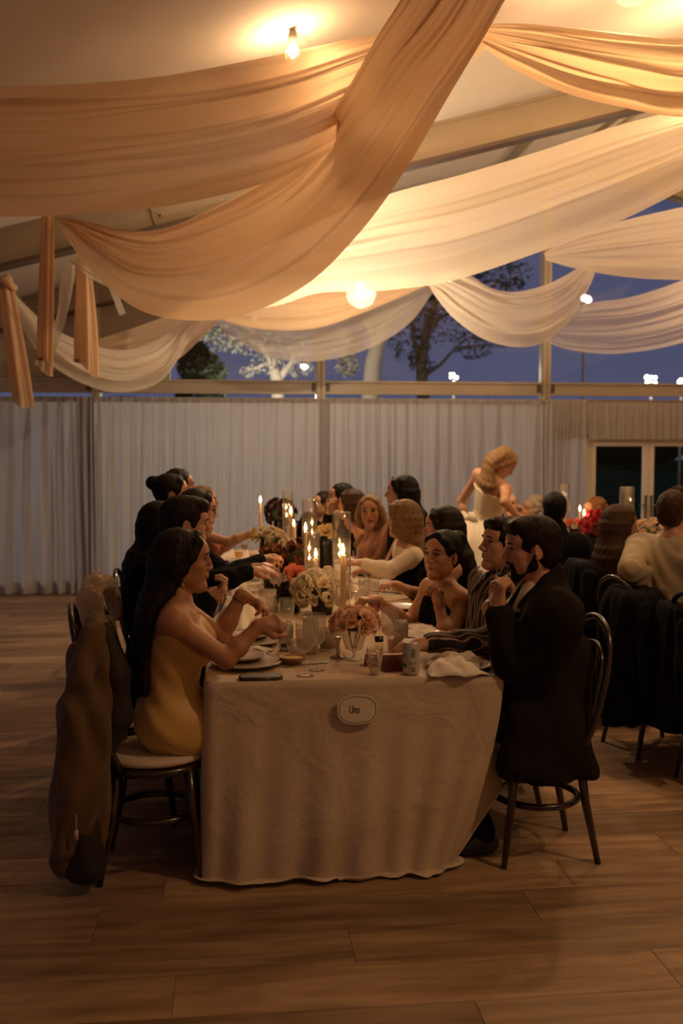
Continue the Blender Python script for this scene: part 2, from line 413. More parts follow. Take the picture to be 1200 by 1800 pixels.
# brace with a white end plate near the left post
o = thing('trim', None, None, (0, 0, 0)); tag(o, 'white steel brace under the roof lining', kind='structure')
a1, a2 = atY(196, 500, 10.9), atY(215, 553, 10.9)
MB().tube([a1 + Vector((-.3, .5, .35)), a1], .012, 8).build('rod', M_ALU, o)
MB().box((a1 + a2) / 2, (.035, .02, (a1 - a2).length / 2), mtx=Matrix.Rotation(.35, 3, 'Y').to_3x3() @ Matrix.Rotation(-.7, 3, 'Y')).build('end_plate', mat('white_steel', (.8, .8, .78), .4), o, False)
o = thing('trim', None, None, (0, 0, 0)); tag(o, 'pair of slim diagonal roof braces', kind='structure')
for d in (0, .16):
    MB().tube([atY(1010 + d * 160, 262, 9.4), atY(1140 + d * 160, 165, 10.6)], .028, 8).build('brace', M_ALU, o)

# end wall: plinth, posts, rails, panes
wb = thing('wall_back', None, None, (0, 0, 0)); tag(wb, 'glazed end wall of the marquee', kind='structure')
XP = [atY(p, 800, YB).x for p in (-225, 171, 563, 955, 1347)]; XP = [XP[0] - 2.9] + XP + [XP[-1] + 2.9 * k for k in (1, 2, 3)]
for x in XP:
    if x < 15:
        h = zc_(x) - .05 if x > -6 else 2.4
        MB().box((x, YB, h / 2), (.055, .05, h / 2)).box((x, YB - .075, 2.25 + (h - 2.25) / 2), (.045, .03, max((h - 2.25) / 2, .02))).build('post', M_ALU, wb, False)
        MB().box((x, YB - .106, 2.25 + (h - 2.25) / 2), (.014, .003, max((h - 2.25) / 2, .02))).build('post_groove', mat('groove', (.3, .24, .18), .5), wb, False)
ZR = 2.40
DX0, DX1 = atY(1032, 800, YB).x, atY(1244, 800, YB).x
for i in range(len(XP) - 1):
    xa, xb = XP[i] + .055, min(XP[i + 1] - .055, 15); c = (xa + xb) / 2; h = (xb - xa) / 2
    if h <= 0: continue
    MB().box((c, YB, ZR), (h, .05, .075)).box((c, YB - .06, ZR + .07), (h, .012, .012)).box((c, YB - .06, ZR - .065), (h, .012, .014)).build('rail', M_ALU, wb, False)
    for s_ in (-1, 1): MB().box((c + s_ * (h - .03), YB - .055, ZR), (.022, .012, .06)).build('bracket', M_BEAMD, wb, False)
    MB().box((c, YB + .02, 2.25), (h, .03, .03)).build('lower_rail', M_BEAM, wb, False)
    V = [(xa, YB, ZR + .07), (xb, YB, ZR + .07), (xb, YB, zc_(xb) - .3), (xa, YB, max(zc_(xa) - .3, ZR + .075))]
    XG = atY(296, 800, YB).x
    if xb < XG + .02 or xa < XG:
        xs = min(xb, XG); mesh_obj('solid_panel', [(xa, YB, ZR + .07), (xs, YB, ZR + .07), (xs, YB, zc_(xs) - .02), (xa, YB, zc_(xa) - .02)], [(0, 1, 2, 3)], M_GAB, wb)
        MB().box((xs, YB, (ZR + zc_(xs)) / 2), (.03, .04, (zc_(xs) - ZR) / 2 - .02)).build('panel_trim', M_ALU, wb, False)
        if xs < xb: V = [(xs, YB, ZR + .07), V[1], V[2], (xs, YB, zc_(xs) - .3)]
    if xb > XG: mesh_obj('glass_pane', V, [(0, 1, 2, 3)], M_PANE, wb)
    if not (xa < DX0 < xb):
        MB().box((c, YB, .11), (h, .05, .11)).build('plinth', M_WALLW, wb, False)
        mesh_obj('glass_pane', [(xa, YB, .22), (xb, YB, .22), (xb, YB, 2.24), (xa, YB, 2.24)], [(0, 1, 2, 3)], M_PANE, wb)
    else:
        for (p, q) in ((xa, DX0 - .03), (DX1 + .03, xb)):
            if q - p > .05:
                MB().box(((p + q) / 2, YB, .11), ((q - p) / 2, .05, .11)).build('plinth', M_WALLW, wb, False)
                mesh_obj('glass_pane', [(p, YB, .22), (q, YB, .22), (q, YB, 2.24), (p, YB, 2.24)], [(0, 1, 2, 3)], M_PANE, wb)
        MB().box(((xa + xb) / 2, YB, 2.03), (h, .03, .19)).build('header_panel', M_WALLW, wb, False)
# side and front walls (off camera; they close the room, glazed to the left)
wl = thing('wall_left', None, None, (0, 0, 0)); tag(wl, 'glazed left side wall', kind='structure')
for i in range(8):
    y = -2.7 + i * 2.09; MB().box((-6, y, 1.2), (.05, .055, 1.2)).build('post', M_ALU, wl, False)
    if i < 7: mesh_obj('glass_pane', [(-6, y + .05, .2), (-6, y + 2.03, .2), (-6, y + 2.03, 2.35), (-6, y + .05, 2.35)], [(0, 1, 2, 3)], M_PANE, wl)
wr = MB().box((15.05, 4.6, 1.2), (.05, 7.3, 1.2)).build('wall_right', M_WALLW, None, False); tag(wr, 'fabric right side wall', kind='structure')
V = [(-6, -2.72, 0), (15, -2.72, 0), (15, -2.72, zc_(15)), (4.5, -2.72, zc_(4.5)), (-6, -2.72, zc_(-6))]
V2 = [(x, y - .05, z) for (x, y, z) in V]
wf = mesh_obj('wall_front', V + V2, [(0, 1, 2, 3, 4)[::-1], (5, 6, 7, 8, 9)] + [(i, (i + 1) % 5, (i + 1) % 5 + 5, i + 5) for i in range(5)], M_WALLW); tag(wf, 'fabric wall behind the camera', kind='structure')

# double door
dr = thing('door_1', None, None, (DX0, YB, 0)); tag(dr, 'white framed glazed double door', kind='structure')
DW = DX1 - DX0; DT = 1.775
M_DOOR = mat('door_white', (.72, .66, .58), .4)
for x in (0, DW): MB().box((x, 0, DT / 2), (.03, .05, DT / 2)).build('jamb', M_DOOR, dr, False)
MB().box((DW / 2, 0, DT + .02), (DW / 2 + .03, .05, .022)).build('head_frame', M_DOOR, dr, False)
for i in range(2):
    xa = .03 + i * (DW / 2 - .03); xb = xa + DW / 2 - .03
    lf = thing('leaf', None, None); lf.parent = dr; lf.empty_display_size = .05
    fr = MB()
    for x in (xa + .035, xb - .035): fr.box((x, 0, DT / 2), (.033, .025, DT / 2 - .004))
    for z in (.08, DT - .035): fr.box(((xa + xb) / 2, 0, z), ((xb - xa) / 2 - .068, .025, .075 if z < .5 else .03))
    fr.build('leaf_frame', M_DOOR, lf, False)
    mesh_obj('pane', [(xa + .068, 0, .155), (xb - .068, 0, .155), (xb - .068, 0, DT - .065), (xa + .068, 0, DT - .065)], [(0, 1, 2, 3)], M_PANE, lf)
    hx = xb - .035 if i == 0 else xa + .035
    MB().box((hx, -.032, .95), (.016, .008, .15)).tube([(hx, -.04, .98), (hx, -.075, .98), (hx + (-.1 if i == 0 else .1), -.075, .98)], .009, 8).build('handle', mat('steel', (.4, .38, .36), .3, .9), lf, False)

# curtains
def curtain(xa, xb, z0, z1, label, Y=YB - .16, pitch=.095, amp=.022, seed=0, grp=None, flare=.0, cat='curtain', name='curtain'):
    rg = random.Random(seed); n = int((xb - xa) / .011); V = []; Fc = []; rowsz = [z1, z1 - .03, z1 - .08] + [z1 - (z1 - z0) * t for t in (.25, .4, .55, .7, .85, 1)]
    ph = [0.0]
    for i in range(n): ph.append(ph[-1] + 2 * pi * .011 / (pitch * (1 + .45 * sin(i * .021 + seed) + .2 * sin(i * .057 + seed * 2))))
    for k, z in enumerate(rowsz):
        t = (z1 - z) / (z1 - z0)
        for i in range(n + 1):
            x = xa + (xb - xa) * i / n; a = amp * (.35 + .65 * min(1, t * 4)) * (1 + .5 * sin(i * .013 + seed * 3))
            V.append((x + .012 * sin(ph[i] * .5 + t * 2.2), Y + a * sin(ph[i] + .5 * sin(3 * t + i * .01)) + .010 * sin(ph[i] * 2.3 + 4 * t) - flare * t * t, z + (.004 * sin(ph[i]) if k == len(rowsz) - 1 else 0)))
    for k in range(len(rowsz) - 1):
        for i in range(n):
            a = k * (n + 1) + i; Fc.append((a, a + n + 1, a + n + 2, a + 1))
    o = mesh_obj(name, V, Fc, M_CURT, None, True); tag(o, label, cat, grp); return o
CX = lambda p: atY(p, 800, YB - .16).x
curtain(CX(-420), CX(-60), .01, 2.27, 'white voile curtain on the end wall, cut by the left edge of the picture', seed=1, pitch=.20, amp=.034, flare=.05)
curtain(CX(-60) + .01, CX(175), .01, 2.27, 'bluish white voile curtain panel at the far left, behind the brown coat', seed=2, pitch=.20, amp=.034, flare=.05)
curtain(CX(175) + .006, CX(563), .01, 2.27, 'white voile curtain panel behind the left row of diners, left of the middle post', seed=3, pitch=.165, amp=.032, flare=.05)
curtain(CX(563) + .006, CX(955), .01, 2.27, 'white voile curtain panel behind the standing bride, between the two window posts', seed=4, pitch=.15, amp=.030, flare=.05)
curtain(CX(955) + .006, CX(1031), .01, 2.27, 'narrow white voile curtain beside the left edge of the glazed door', seed=5, pitch=.1, amp=.015)
curtain(CX(1032), CX(1260), 1.80, 2.24, 'short gathered white valance above the glazed double door', seed=6, pitch=.07, amp=.012, cat='valance', name='valance')
curtain(CX(1262), CX(1900), .01, 2.27, 'white voile curtain right of the glazed door', seed=7, pitch=.1)

# ------------------------------------------------------------------ outside
gm = mat('night_grass', (.022, .075, .03), 1, spec=0, var=.4, vscale=.5, bump=.5, bscale=30)
def blade_field():
    V = []; Fc = []; n = 40
    for j in range(n + 1):
        for i in range(n + 1):
            x = -60 + 140 * i / n; y = YB + .15 + (120) * (j / n) ** 2; V.append((x, y, -.25 + .25 * sin(x * .11) * min(1, j / 20) + .012 * max(0, y - 40)))
    for j in range(n):
        for i in range(n):
            a = j * (n + 1) + i; Fc.append((a, a + 1, a + n + 2, a + n + 1))
    return mesh_obj('lawn', V, Fc, gm, None, True)
tag(blade_field(), 'dark green lawn outside beyond the glazed wall', 'lawn', kind='structure')
LEAF = mat('dark_leaf', (.022, .035, .022), 1, spec=0, rand=.2); LEAFL = mat('lit_leaf', (.42, .42, .36), .7, trans=.2)  # LEAFL has the lamplight put into its leaf colour
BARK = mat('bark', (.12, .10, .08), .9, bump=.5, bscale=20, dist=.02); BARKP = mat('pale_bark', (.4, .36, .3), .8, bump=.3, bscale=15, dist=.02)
def leaves(cl_, n, size, seed, m, parent, name='foliage'):
    """cl_: list of (centre, radius xyz)"""
    g = np.random.default_rng(seed); V = []; Fc = []
    wts = np.array([c[1][0] * c[1][1] * c[1][2] for c in cl_]) ** (2 / 3.); wts /= wts.sum()
    which = g.choice(len(cl_), n, p=wts)
    for w_ in which:
        c, r_ = cl_[w_]; d = g.normal(size=3); d /= np.linalg.norm(d); d *= g.uniform(.35, 1) ** .5
        p = np.array(c) + d * np.array(r_); a = g.normal(size=3); a /= np.linalg.norm(a); b = np.cross(a, g.normal(size=3)); b /= np.linalg.norm(b)
        s_ = size * g.uniform(.6, 1.3); k = len(V)
        V += [p - a * s_, p + b * s_ * .32, p + a * s_, p - b * s_ * .32]; Fc.append((k, k + 1, k + 2, k + 3))
    o = mesh_obj(name, V, Fc, m, parent); o['kind'] = 'stuff'; return o
def tree(name, label, cat, base, trunk, branches, clumps, n, size, seed, leafm, barkm, group=None):
    t = thing(name, label, cat, base, group=group)
    MB().tube([Vector(p) - Vector(base) for p, r_ in trunk], [r_ for p, r_ in trunk], 9).build('trunk', barkm, t)
    for b in branches:
        MB().tube([Vector(p) - Vector(base) for p, r_ in b], [r_ for p, r_ in b], 6).build('branch', barkm, t)
    if n: leaves([(tuple(Vector(c) - Vector(base)), r_) for c, r_ in clumps], n, size, seed, leafm, t)
    return t
def T(px, py, Y): return tuple(atY(px, py, Y))
def tr(pts, Y): return [(T(px, py, Y), r_) for px, py, r_ in pts]
gz = -.25
def gb(px, Y): p = atY(px, 800, Y); return (p.x, Y, gz)
# tall branching gum tree
Y = 21
tree('gum_tree', 'thin branching gum tree seen dark against the dusk window', 'tree', gb(745, Y), [(gb(745, Y), .16), (T(745, 720, Y), .14), (T(740, 640, Y), .12), (T(748, 590, Y), .10), (T(762, 540, Y), .08), (T(790, 490, Y), .06), (T(850, 440, Y), .03)],
     [tr([(740, 640, .08), (728, 600, .06), (722, 565, .04), (735, 530, .02)], Y), tr([(748, 590, .07), (770, 560, .05), (800, 545, .035), (850, 540, .02)], Y), tr([(745, 660, .06), (775, 640, .04), (800, 612, .03), (860, 605, .015)], Y),
      tr([(762, 540, .05), (750, 500, .03), (742, 470, .02)], Y), tr([(800, 612, .02), (830, 590, .015), (890, 590, .01)], Y), tr([(790, 490, .05), (830, 500, .03), (880, 490, .015)], Y)],
     [(T(760, 535, Y), (.55, .5, .35)), (T(738, 570, Y), (.3, .3, .4)), (T(850, 545, Y), (.9, .4, .28)), (T(880, 480, Y), (.7, .5, .35)), (T(870, 600, Y), (.5, .4, .14)), (T(740, 640, Y), (.3, .3, .25)), (T(800, 470, Y), (.8, .5, .5)), (T(830, 620, Y), (.4, .3, .15)), (T(895, 500, Y), (.35, .3, .14)), (T(720, 600, Y), (.5, .4, .5)), (T(800, 560, Y), (1.0, .5, .6))], 3000, .06, 3, LEAF, BARK)
# pale trunk
Y = 17
tree('pale_gum_tree', 'gum tree with a thick pale leaning trunk outside the middle window', 'tree', gb(654, Y), [(gb(650, Y), .19), (T(652, 700, Y), .17), (T(655, 640, Y), .15), (T(664, 600, Y), .13), (T(690, 540, Y), .11), (T(720, 470, Y), .08)],
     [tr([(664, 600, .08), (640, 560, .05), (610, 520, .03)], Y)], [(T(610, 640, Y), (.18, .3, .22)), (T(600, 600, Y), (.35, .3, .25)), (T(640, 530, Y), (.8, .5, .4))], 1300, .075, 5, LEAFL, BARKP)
Y = 15.5
tree('round_bush', 'dark round bush low in the left end-wall window', 'shrub', gb(352, Y), [(gb(352, Y), .09), (T(352, 700, Y), .08), (T(353, 645, Y), .05)], [tr([(352, 690, .04), (335, 650, .02)], Y)],
     [(T(352, 645, Y), (.37, .35, .26)), (T(345, 615, Y), (.18, .2, .14)), (T(370, 655, Y), (.25, .2, .2)), (T(350, 700, Y), (.4, .35, .4))], 3600, .06, 9, LEAF, BARK)
Y = 16.5
tree('lit_tree', 'tree lit from below, lamplight put into its leaf colour, outside the left window', 'tree', gb(480, Y), [(gb(490, Y), .13), (T(489, 720, Y), .12), (T(487, 670, Y), .11), (T(478, 635, Y), .08), (T(455, 600, Y), .06), (T(420, 570, Y), .04)],
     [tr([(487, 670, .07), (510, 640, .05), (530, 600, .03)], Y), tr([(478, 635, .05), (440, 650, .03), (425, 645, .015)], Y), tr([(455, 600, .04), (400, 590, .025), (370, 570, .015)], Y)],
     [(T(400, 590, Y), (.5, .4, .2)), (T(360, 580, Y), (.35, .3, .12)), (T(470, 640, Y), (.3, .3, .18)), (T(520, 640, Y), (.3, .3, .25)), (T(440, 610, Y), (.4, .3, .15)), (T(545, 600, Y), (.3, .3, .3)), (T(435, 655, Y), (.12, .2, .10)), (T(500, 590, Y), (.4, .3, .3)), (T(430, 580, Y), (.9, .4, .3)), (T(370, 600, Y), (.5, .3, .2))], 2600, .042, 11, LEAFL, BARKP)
# far tree line
for i in range(19):
    back = i >= 10; k = i - 10 * back; x = -48 + k * 14.2 + 7.1 * back; h = 5.0 + .9 * sin(i * 1.7) + back; y = 94 if not back else 108
    t = thing('far_tree', 'dark distant tree in the tree line beyond the lawn', 'tree', (x, y, .4), group='far tree line beyond the lawn')
    MB().tube([(0, 0, 0), (0, 0, h * .5)], [.3, .2], 6).build('trunk', BARK, t)
    mb = MB().ball((0, 0, h * .55), (6.4, 3.4, h * .5), 14).ball((3.2, 0, h * .42), (3.3, 2.6, h * .38), 12).ball((-3.4, 0, h * .42), (3.1, 2.6, h * .36), 12)
    mb.V = [tuple(Vector(v) * (1 + .04 * sin(v[0] * 3.1 + i) * sin(v[2] * 4.3) + .03 * sin(v[0] * 7 + v[2] * 9))) for v in mb.V]
    mb.build('crown', LEAF, t)
# garden lamps; reflections in the window glass are made up as lamps too
def lamp_or_reflection(px, py, Y, label, s=.09, watts=18, k=1):
    p = atY(px, py, Y); t = thing('lamp_or_reflection', label, 'lamp', (p.x, Y, gz))
    h = p.z - gz
    MB().tube([(0, 0, 0), (0, 0, h - .05)], [.03, .02], 8).build('pole', BARK, t)
    MB().lathe([(.0, h - .05), (s * .8, h - .04), (s * .9, h - .02)], n=12).build('collar', BARK, t)
    b = MB()
    for q in range(k): b.ball(((q % 3 - 1) * s * 1.3 * (k > 1), 0, h + s * .5 + (q // 3) * s * 1.5 - (.9 * s if k > 1 else 0)), s * (.75 if q == k // 2 else .5) if k > 1 else s, 10)
    b.build('bulb', emis('outdoor_bulb', (1, .85, .62), 14), t)
    l = bpy.data.lights.new('lamp', 'POINT'); l.energy = watts; l.color = (1, .86, .66); l.shadow_soft_size = s * 1.5
    lo = bpy.data.objects.new('lamp_light', l); COL.objects.link(lo); lo.parent = t; lo.location = (0, -s * 2.5, h + s)
lamp_or_reflection(797, 662, 15, 'small cluster of glowing bulbs made up for glass reflections low in the middle window', .036, 25, 5)  # reflections on the glass, made up as bulbs outside
lamp_or_reflection(1144, 670, 15, 'bright cluster of bulbs added for glass reflections low in the right window', .052, 30, 6)  # more glass reflections, added as an outdoor cluster
lamp_or_reflection(1197, 675, 15, 'garden lamp cut by the right edge of the picture', .06, 10, 1)
lamp_or_reflection(1026, 527, 15, 'single small bulb added for a reflection high in the right window', .05, 5, 1)  # a reflection in the pane, added as a bulb on a pole
lamp_or_reflection(463, 715, 15.2, 'garden lamp hidden behind the wall rail, lighting the pale tree', .05, 200, 1)
# ================================================================== ceiling drapes
M_DR = mat('peach_chiffon', (.80, .57, .36), .75, trans=.48, bump=.12, bscale=900, alpha=.93, sheen=.2, var=.04, vscale=1)
M_DRO = mat('ochre_chiffon', (.70, .48, .29), .75, trans=.48, bump=.12, bscale=900, alpha=.96, var=.04, vscale=1)
M_DRS = mat('cream_sheer', (.88, .79, .67), .75, trans=.50, bump=.10, bscale=900, alpha=.80)
M_DRW = mat('white_sheer', (.84, .74, .62), .8, trans=.50, bump=.10, bscale=900, alpha=.62)
def nrm_(v): v = np.asarray(v, float); return v / max(np.linalg.norm(v), 1e-9)
def drape(label, st, m, n=110, rows=96, pleats=9, amp=.03, belly=.10, seed=0, grp='swags of ceiling drape', part=False, name='ceiling_drape', thick=None):
    """st: stations along the cloth: (upper px, upper py, lower px, lower py, Y upper, Y lower, pleat factor)"""
    A = []
    for (ux, uy, lx, ly, yu, yl, pf) in st:
        a, b = atY(ux, uy, yu), atY(lx, ly, yl); A.append((*a, *b, pf))
    P = spline(A, n); rg = random.Random(seed); V = np.zeros((n, rows, 3)); fr0 = rg.uniform(0, 6)
    K = pleats * 4
    rd = [(rg.uniform(0, 1), rg.uniform(.010, .026) if q % 3 else rg.uniform(.05, .10), rg.uniform(.35, 1) * rg.choice((1, 1, -1)), rg.uniform(0, 6.3), rg.uniform(.8, 2.6), rg.uniform(-.08, .08)) for q in range(K)]
    vv = np.linspace(0, 1, rows); edge = np.minimum(1, 7 * vv + .15) * np.minimum(1, 7 * (1 - vv) + .15)
    for i in range(n):
        u = i / (n - 1); a, b = P[i, :3], P[i, 3:6]; pf = max(P[i, 6], .12); i0, i1 = max(i - 1, 0), min(i + 1, n - 1)
        tan = nrm_((P[i1, :3] + P[i1, 3:6]) - (P[i0, :3] + P[i0, 3:6])); wv = b - a; wid = np.linalg.norm(wv); nr = nrm_(np.cross(tan, wv / max(wid, 1e-6)))
        if nr[1] > 0: nr = -nr
        d = .5 * np.sin(2 * pi * pleats * .33 * (vv + .06 * sin(u * 2.5)) + fr0) * (.5 + .5 * sin(u * 3 + seed))
        for (c, w_, am, ph, fq, dr) in rd: d = d + am * (.55 + .45 * sin(fq * u * 4 + ph)) * np.exp(-((vv - c - dr * sin(u * 3 + ph)) / w_) ** 2) * (.75 if w_ < .04 else 1.2)
        V[i] = a + wv * vv[:, None] + nr * (amp * pf * d * edge + belly * wid * np.sin(pi * vv))[:, None]
    idx = np.arange(n * rows).reshape(n, rows)
    Q = np.stack([idx[:-1, :-1], idx[:-1, 1:], idx[1:, 1:], idx[1:, :-1]], -1).reshape(-1, 4)
    o = mesh_obj(name, V.reshape(-1, 3), Q, m, None, True)
    return tag(o, label, 'drape', grp)
def tail(label, px, py, w0, px2, py2, w1, Y, m, seed=0, slant=0, grp='hanging tails of the ceiling drapes', knot=False):
    """a gathered end of cloth hanging straight down: a crumpled fluted tube, open at the hem"""
    a, b = atY(px, py, Y), atY(px2, py2, Y); s = Y / F; n = 26; k = 44; V = []; Fc = []; rg = random.Random(seed); ph = [rg.uniform(0, 6) for _ in range(5)]
    for i in range(n):
        t = i / (n - 1); c = a.lerp(b, t); w_ = (w0 + (w1 - w0) * min(1, t * 1.5) ** .7) * s / 2
        for j in range(k):
            an = 2 * pi * j / k; r_ = w_ * (.78 + .22 * cos(5 * an + ph[0] + t * .8) + .12 * cos(9 * an + ph[1]) * t)
            dz = 0 if i < n - 1 else -.06 * cos(an + ph[2]) - slant * cos(an)
            V.append((c.x + r_ * cos(an), c.y + r_ * sin(an) * .55, c.z + dz))
    for i in range(n - 1):
        for j in range(k): j2 = (j + 1) % k; Fc.append((i * k + j, (i + 1) * k + j, (i + 1) * k + j2, i * k + j2))
    mb = MB().add(V, Fc)
    if knot:
        mb.tube([a + Vector((-.05, -.03, .04)), a + Vector((.02, -.07, .02)), a + Vector((.07, 0, -.03)), a + Vector((0, .05, -.05)), a + Vector((-.05, .0, -.02))], .035, 10, closed=True)
        mb.ball(a + Vector((.01, 0, .02)), (.055, .05, .07), 12)
    o = mb.build('drape_tail', m); return tag(o, label, 'drape', grp)

drape('wide peach drape swag across the upper left, ending behind the diagonal drape',
      [(-140, 160, -160, 372, 5.0, 4.8, 1), (0, 152, -10, 381, 5.1, 4.9, 1), (150, 147, 150, 377, 5.25, 5.05, 1), (300, 132, 320, 358, 5.4, 5.2, 1), (470, 100, 500, 308, 5.75, 5.65, .9), (620, 68, 660, 215, 6.15, 6.1, .8), (760, 42, 790, 130, 6.3, 6.25, .6), (860, 38, 862, 78, 6.35, 6.35, .4)],
      M_DR, pleats=8, amp=.050, seed=3)
drape('peach drape swag crossing the upper right corner of the ceiling',
      [(856, 42, 850, 84, 6.1, 6.1, .4), (920, 42, 905, 122, 6.0, 5.95, .7), (1010, 50, 990, 162, 5.9, 5.8, 1), (1110, 60, 1100, 190, 5.8, 5.7, 1), (1210, 66, 1205, 206, 5.8, 5.7, 1), (1360, 50, 1360, 200, 5.8, 5.7, 1), (1530, -10, 1530, 110, 5.85, 5.8, .8), (1680, -90, 1682, -60, 5.9, 5.9, .4)],
      M_DR, pleats=6, amp=.042, seed=5)
drape('large ochre drape sweeping diagonally from top centre to the left rafter',
      [(104, 384, 100, 392, 7.9, 7.9, .2), (150, 393, 118, 420, 7.85, 7.8, .6), (215, 408, 165, 482, 7.7, 7.6, .9), (285, 404, 245, 545, 7.5, 7.4, 1), (350, 378, 345, 564, 7.3, 7.15, 1), (430, 338, 445, 548, 7.0, 6.85, 1), (505, 290, 545, 496, 6.7, 6.5, 1), (565, 225, 635, 408, 6.15, 5.95, 1), (620, 140, 715, 300, 5.6, 5.4, 1), (665, 60, 790, 172, 5.15, 4.95, .95), (712, -15, 880, 12, 4.7, 4.55, .9), (770, -130, 950, -130, 4.4, 4.2, .7), (850, -300, 960, -310, 4.2, 4.1, .5)],
      M_DRO, n=150, pleats=5, amp=.115, belly=.14, seed=8)
drape('broad cream sheer drape glowing over the middle pendant, sweeping up to the right',
      [(128, 452, 122, 460, 8.6, 8.6, .2), (200, 478, 180, 500, 8.5, 8.5, .5), (330, 480, 320, 545, 8.3, 8.3, .8), (470, 430, 470, 540, 8.1, 8.0, 1), (570, 385, 560, 515, 7.9, 7.8, 1), (680, 342, 680, 510, 7.75, 7.6, 1), (810, 307, 800, 492, 7.6, 7.5, 1), (950, 265, 950, 442, 7.5, 7.4, 1), (1080, 222, 1090, 388, 7.4, 7.3, 1), (1200, 190, 1210, 328, 7.3, 7.2, 1), (1350, 140, 1360, 250, 7.2, 7.1, .9), (1490, 80, 1495, 160, 7.2, 7.15, .7), (1620, 10, 1622, 40, 7.3, 7.3, .4)],
      M_DRS, n=130, pleats=7, amp=.040, belly=.14, seed=12)
drape('cream drape swag at the right edge, tucked under the broad sheer drape',
      [(955, 445, 958, 457, 8.6, 8.6, .3), (1000, 420, 1005, 471, 8.6, 8.55, .8), (1070, 395, 1075, 484, 8.6, 8.5, 1), (1150, 375, 1150, 491, 8.6, 8.5, 1), (1230, 360, 1240, 490, 8.6, 8.5, 1), (1380, 350, 1380, 470, 8.6, 8.5, 1), (1500, 320, 1510, 410, 8.6, 8.55, .7), (1600, 270, 1602, 290, 8.7, 8.7, .4)],
      M_DRS, pleats=7, amp=.04, seed=15)
drape('cream swag looped in front of the window post right of centre',
      [(750, 498, 754, 503, 9.4, 9.4, .3), (790, 478, 768, 525, 9.35, 9.3, .7), (825, 484, 800, 562, 9.3, 9.2, 1), (862, 506, 850, 596, 9.3, 9.15, 1), (905, 513, 905, 610, 9.3, 9.15, 1), (955, 502, 955, 602, 9.3, 9.2, 1), (990, 486, 1000, 565, 9.3, 9.25, .9), (1010, 474, 1030, 515, 9.35, 9.3, .6), (1030, 462, 1045, 482, 9.4, 9.4, .3)],
      M_DRS, n=90, pleats=7, amp=.045, belly=.18, seed=21)
drape('thin white swag on the far right, below the looped swag',
      [(940, 560, 936, 580, 10.2, 10.2, .4), (985, 545, 975, 607, 10.2, 10.1, .8), (1040, 532, 1035, 620, 10.2, 10.1, 1), (1110, 522, 1105, 620, 10.2, 10.1, 1), (1200, 492, 1205, 600, 10.2, 10.1, 1), (1340, 430, 1350, 540, 10.2, 10.1, 1), (1450, 380, 1460, 450, 10.2, 10.15, .7), (1540, 330, 1542, 350, 10.3, 10.3, .4)],
      M_DRW, pleats=7, amp=.045, belly=.15, seed=25)
drape('peach swag hanging below the big ochre drape at the centre of the end window',
      [(345, 520, 350, 540, 9.8, 9.8, .4), (400, 505, 400, 566, 9.8, 9.7, .8), (480, 500, 475, 580, 9.8, 9.7, 1), (560, 500, 560, 576, 9.8, 9.7, 1), (640, 490, 650, 545, 9.8, 9.75, .8), (720, 485, 745, 505, 9.8, 9.8, .5)],
      M_DR, pleats=6, amp=.025, belly=.15, seed=28)
drape('grey-white sheer swag behind the peach one, deepest over the centre post',
      [(375, 550, 372, 560, 10.6, 10.6, .4), (420, 555, 405, 590, 10.6, 10.55, .8), (480, 565, 460, 622, 10.6, 10.5, 1), (550, 550, 540, 636, 10.6, 10.5, 1), (630, 525, 635, 618, 10.6, 10.5, 1), (700, 505, 715, 572, 10.6, 10.5, .8), (745, 495, 762, 512, 10.6, 10.6, .5)],
      M_DRW, pleats=6, amp=.025, belly=.15, seed=31)
drape('pinkish swag low on the left, looping under the hanging tails',
      [(8, 492, 5, 512, 9.0, 9.0, .3), (45, 536, 32, 565, 9.2, 9.15, .7), (95, 578, 75, 628, 9.5, 9.4, 1), (160, 606, 140, 672, 9.8, 9.7, 1), (220, 615, 212, 690, 10.1, 10.0, 1), (275, 598, 285, 668, 10.3, 10.2, 1), (320, 565, 335, 595, 10.5, 10.4, .7), (365, 535, 375, 548, 10.6, 10.6, .4)],
      M_DRS, n=90, pleats=6, amp=.05, belly=.18, seed=35)
drape('brownish shaded drape behind the low left swag',
      [(160, 600, 150, 640, 10.9, 10.9, .8), (230, 578, 225, 650, 10.9, 10.85, 1), (300, 552, 300, 640, 10.9, 10.85, 1), (370, 520, 380, 570, 11, 10.9, .8), (430, 500, 440, 520, 11, 11, .4)],
      M_DR, pleats=5, amp=.02, belly=.15, seed=38)
tail('ochre drape tail hanging straight down from the left rafter', 84, 378, 20, 80, 645, 29, 7.85, M_DRO, 1, .05)
tail('pale pink drape tail hanging right of the ochre tail', 146, 452, 22, 151, 645, 40, 8.6, M_DR, 2, .03)
tail('knotted pinkish drape tail at the far left edge', 10, 500, 26, 42, 708, 36, 8.95, M_DR, 3, .05, knot=True)
drape('thin dark sheer scarf crossing behind the ochre tail', [(118, 452, 132, 455, 8.8, 8.8, .4), (105, 500, 128, 505, 8.8, 8.8, .6), (98, 560, 112, 575, 8.9, 8.9, .6), (60, 640, 85, 650, 9.1, 9.1, .6)], M_DRW, n=40, rows=20, pleats=3, amp=.01, seed=40)

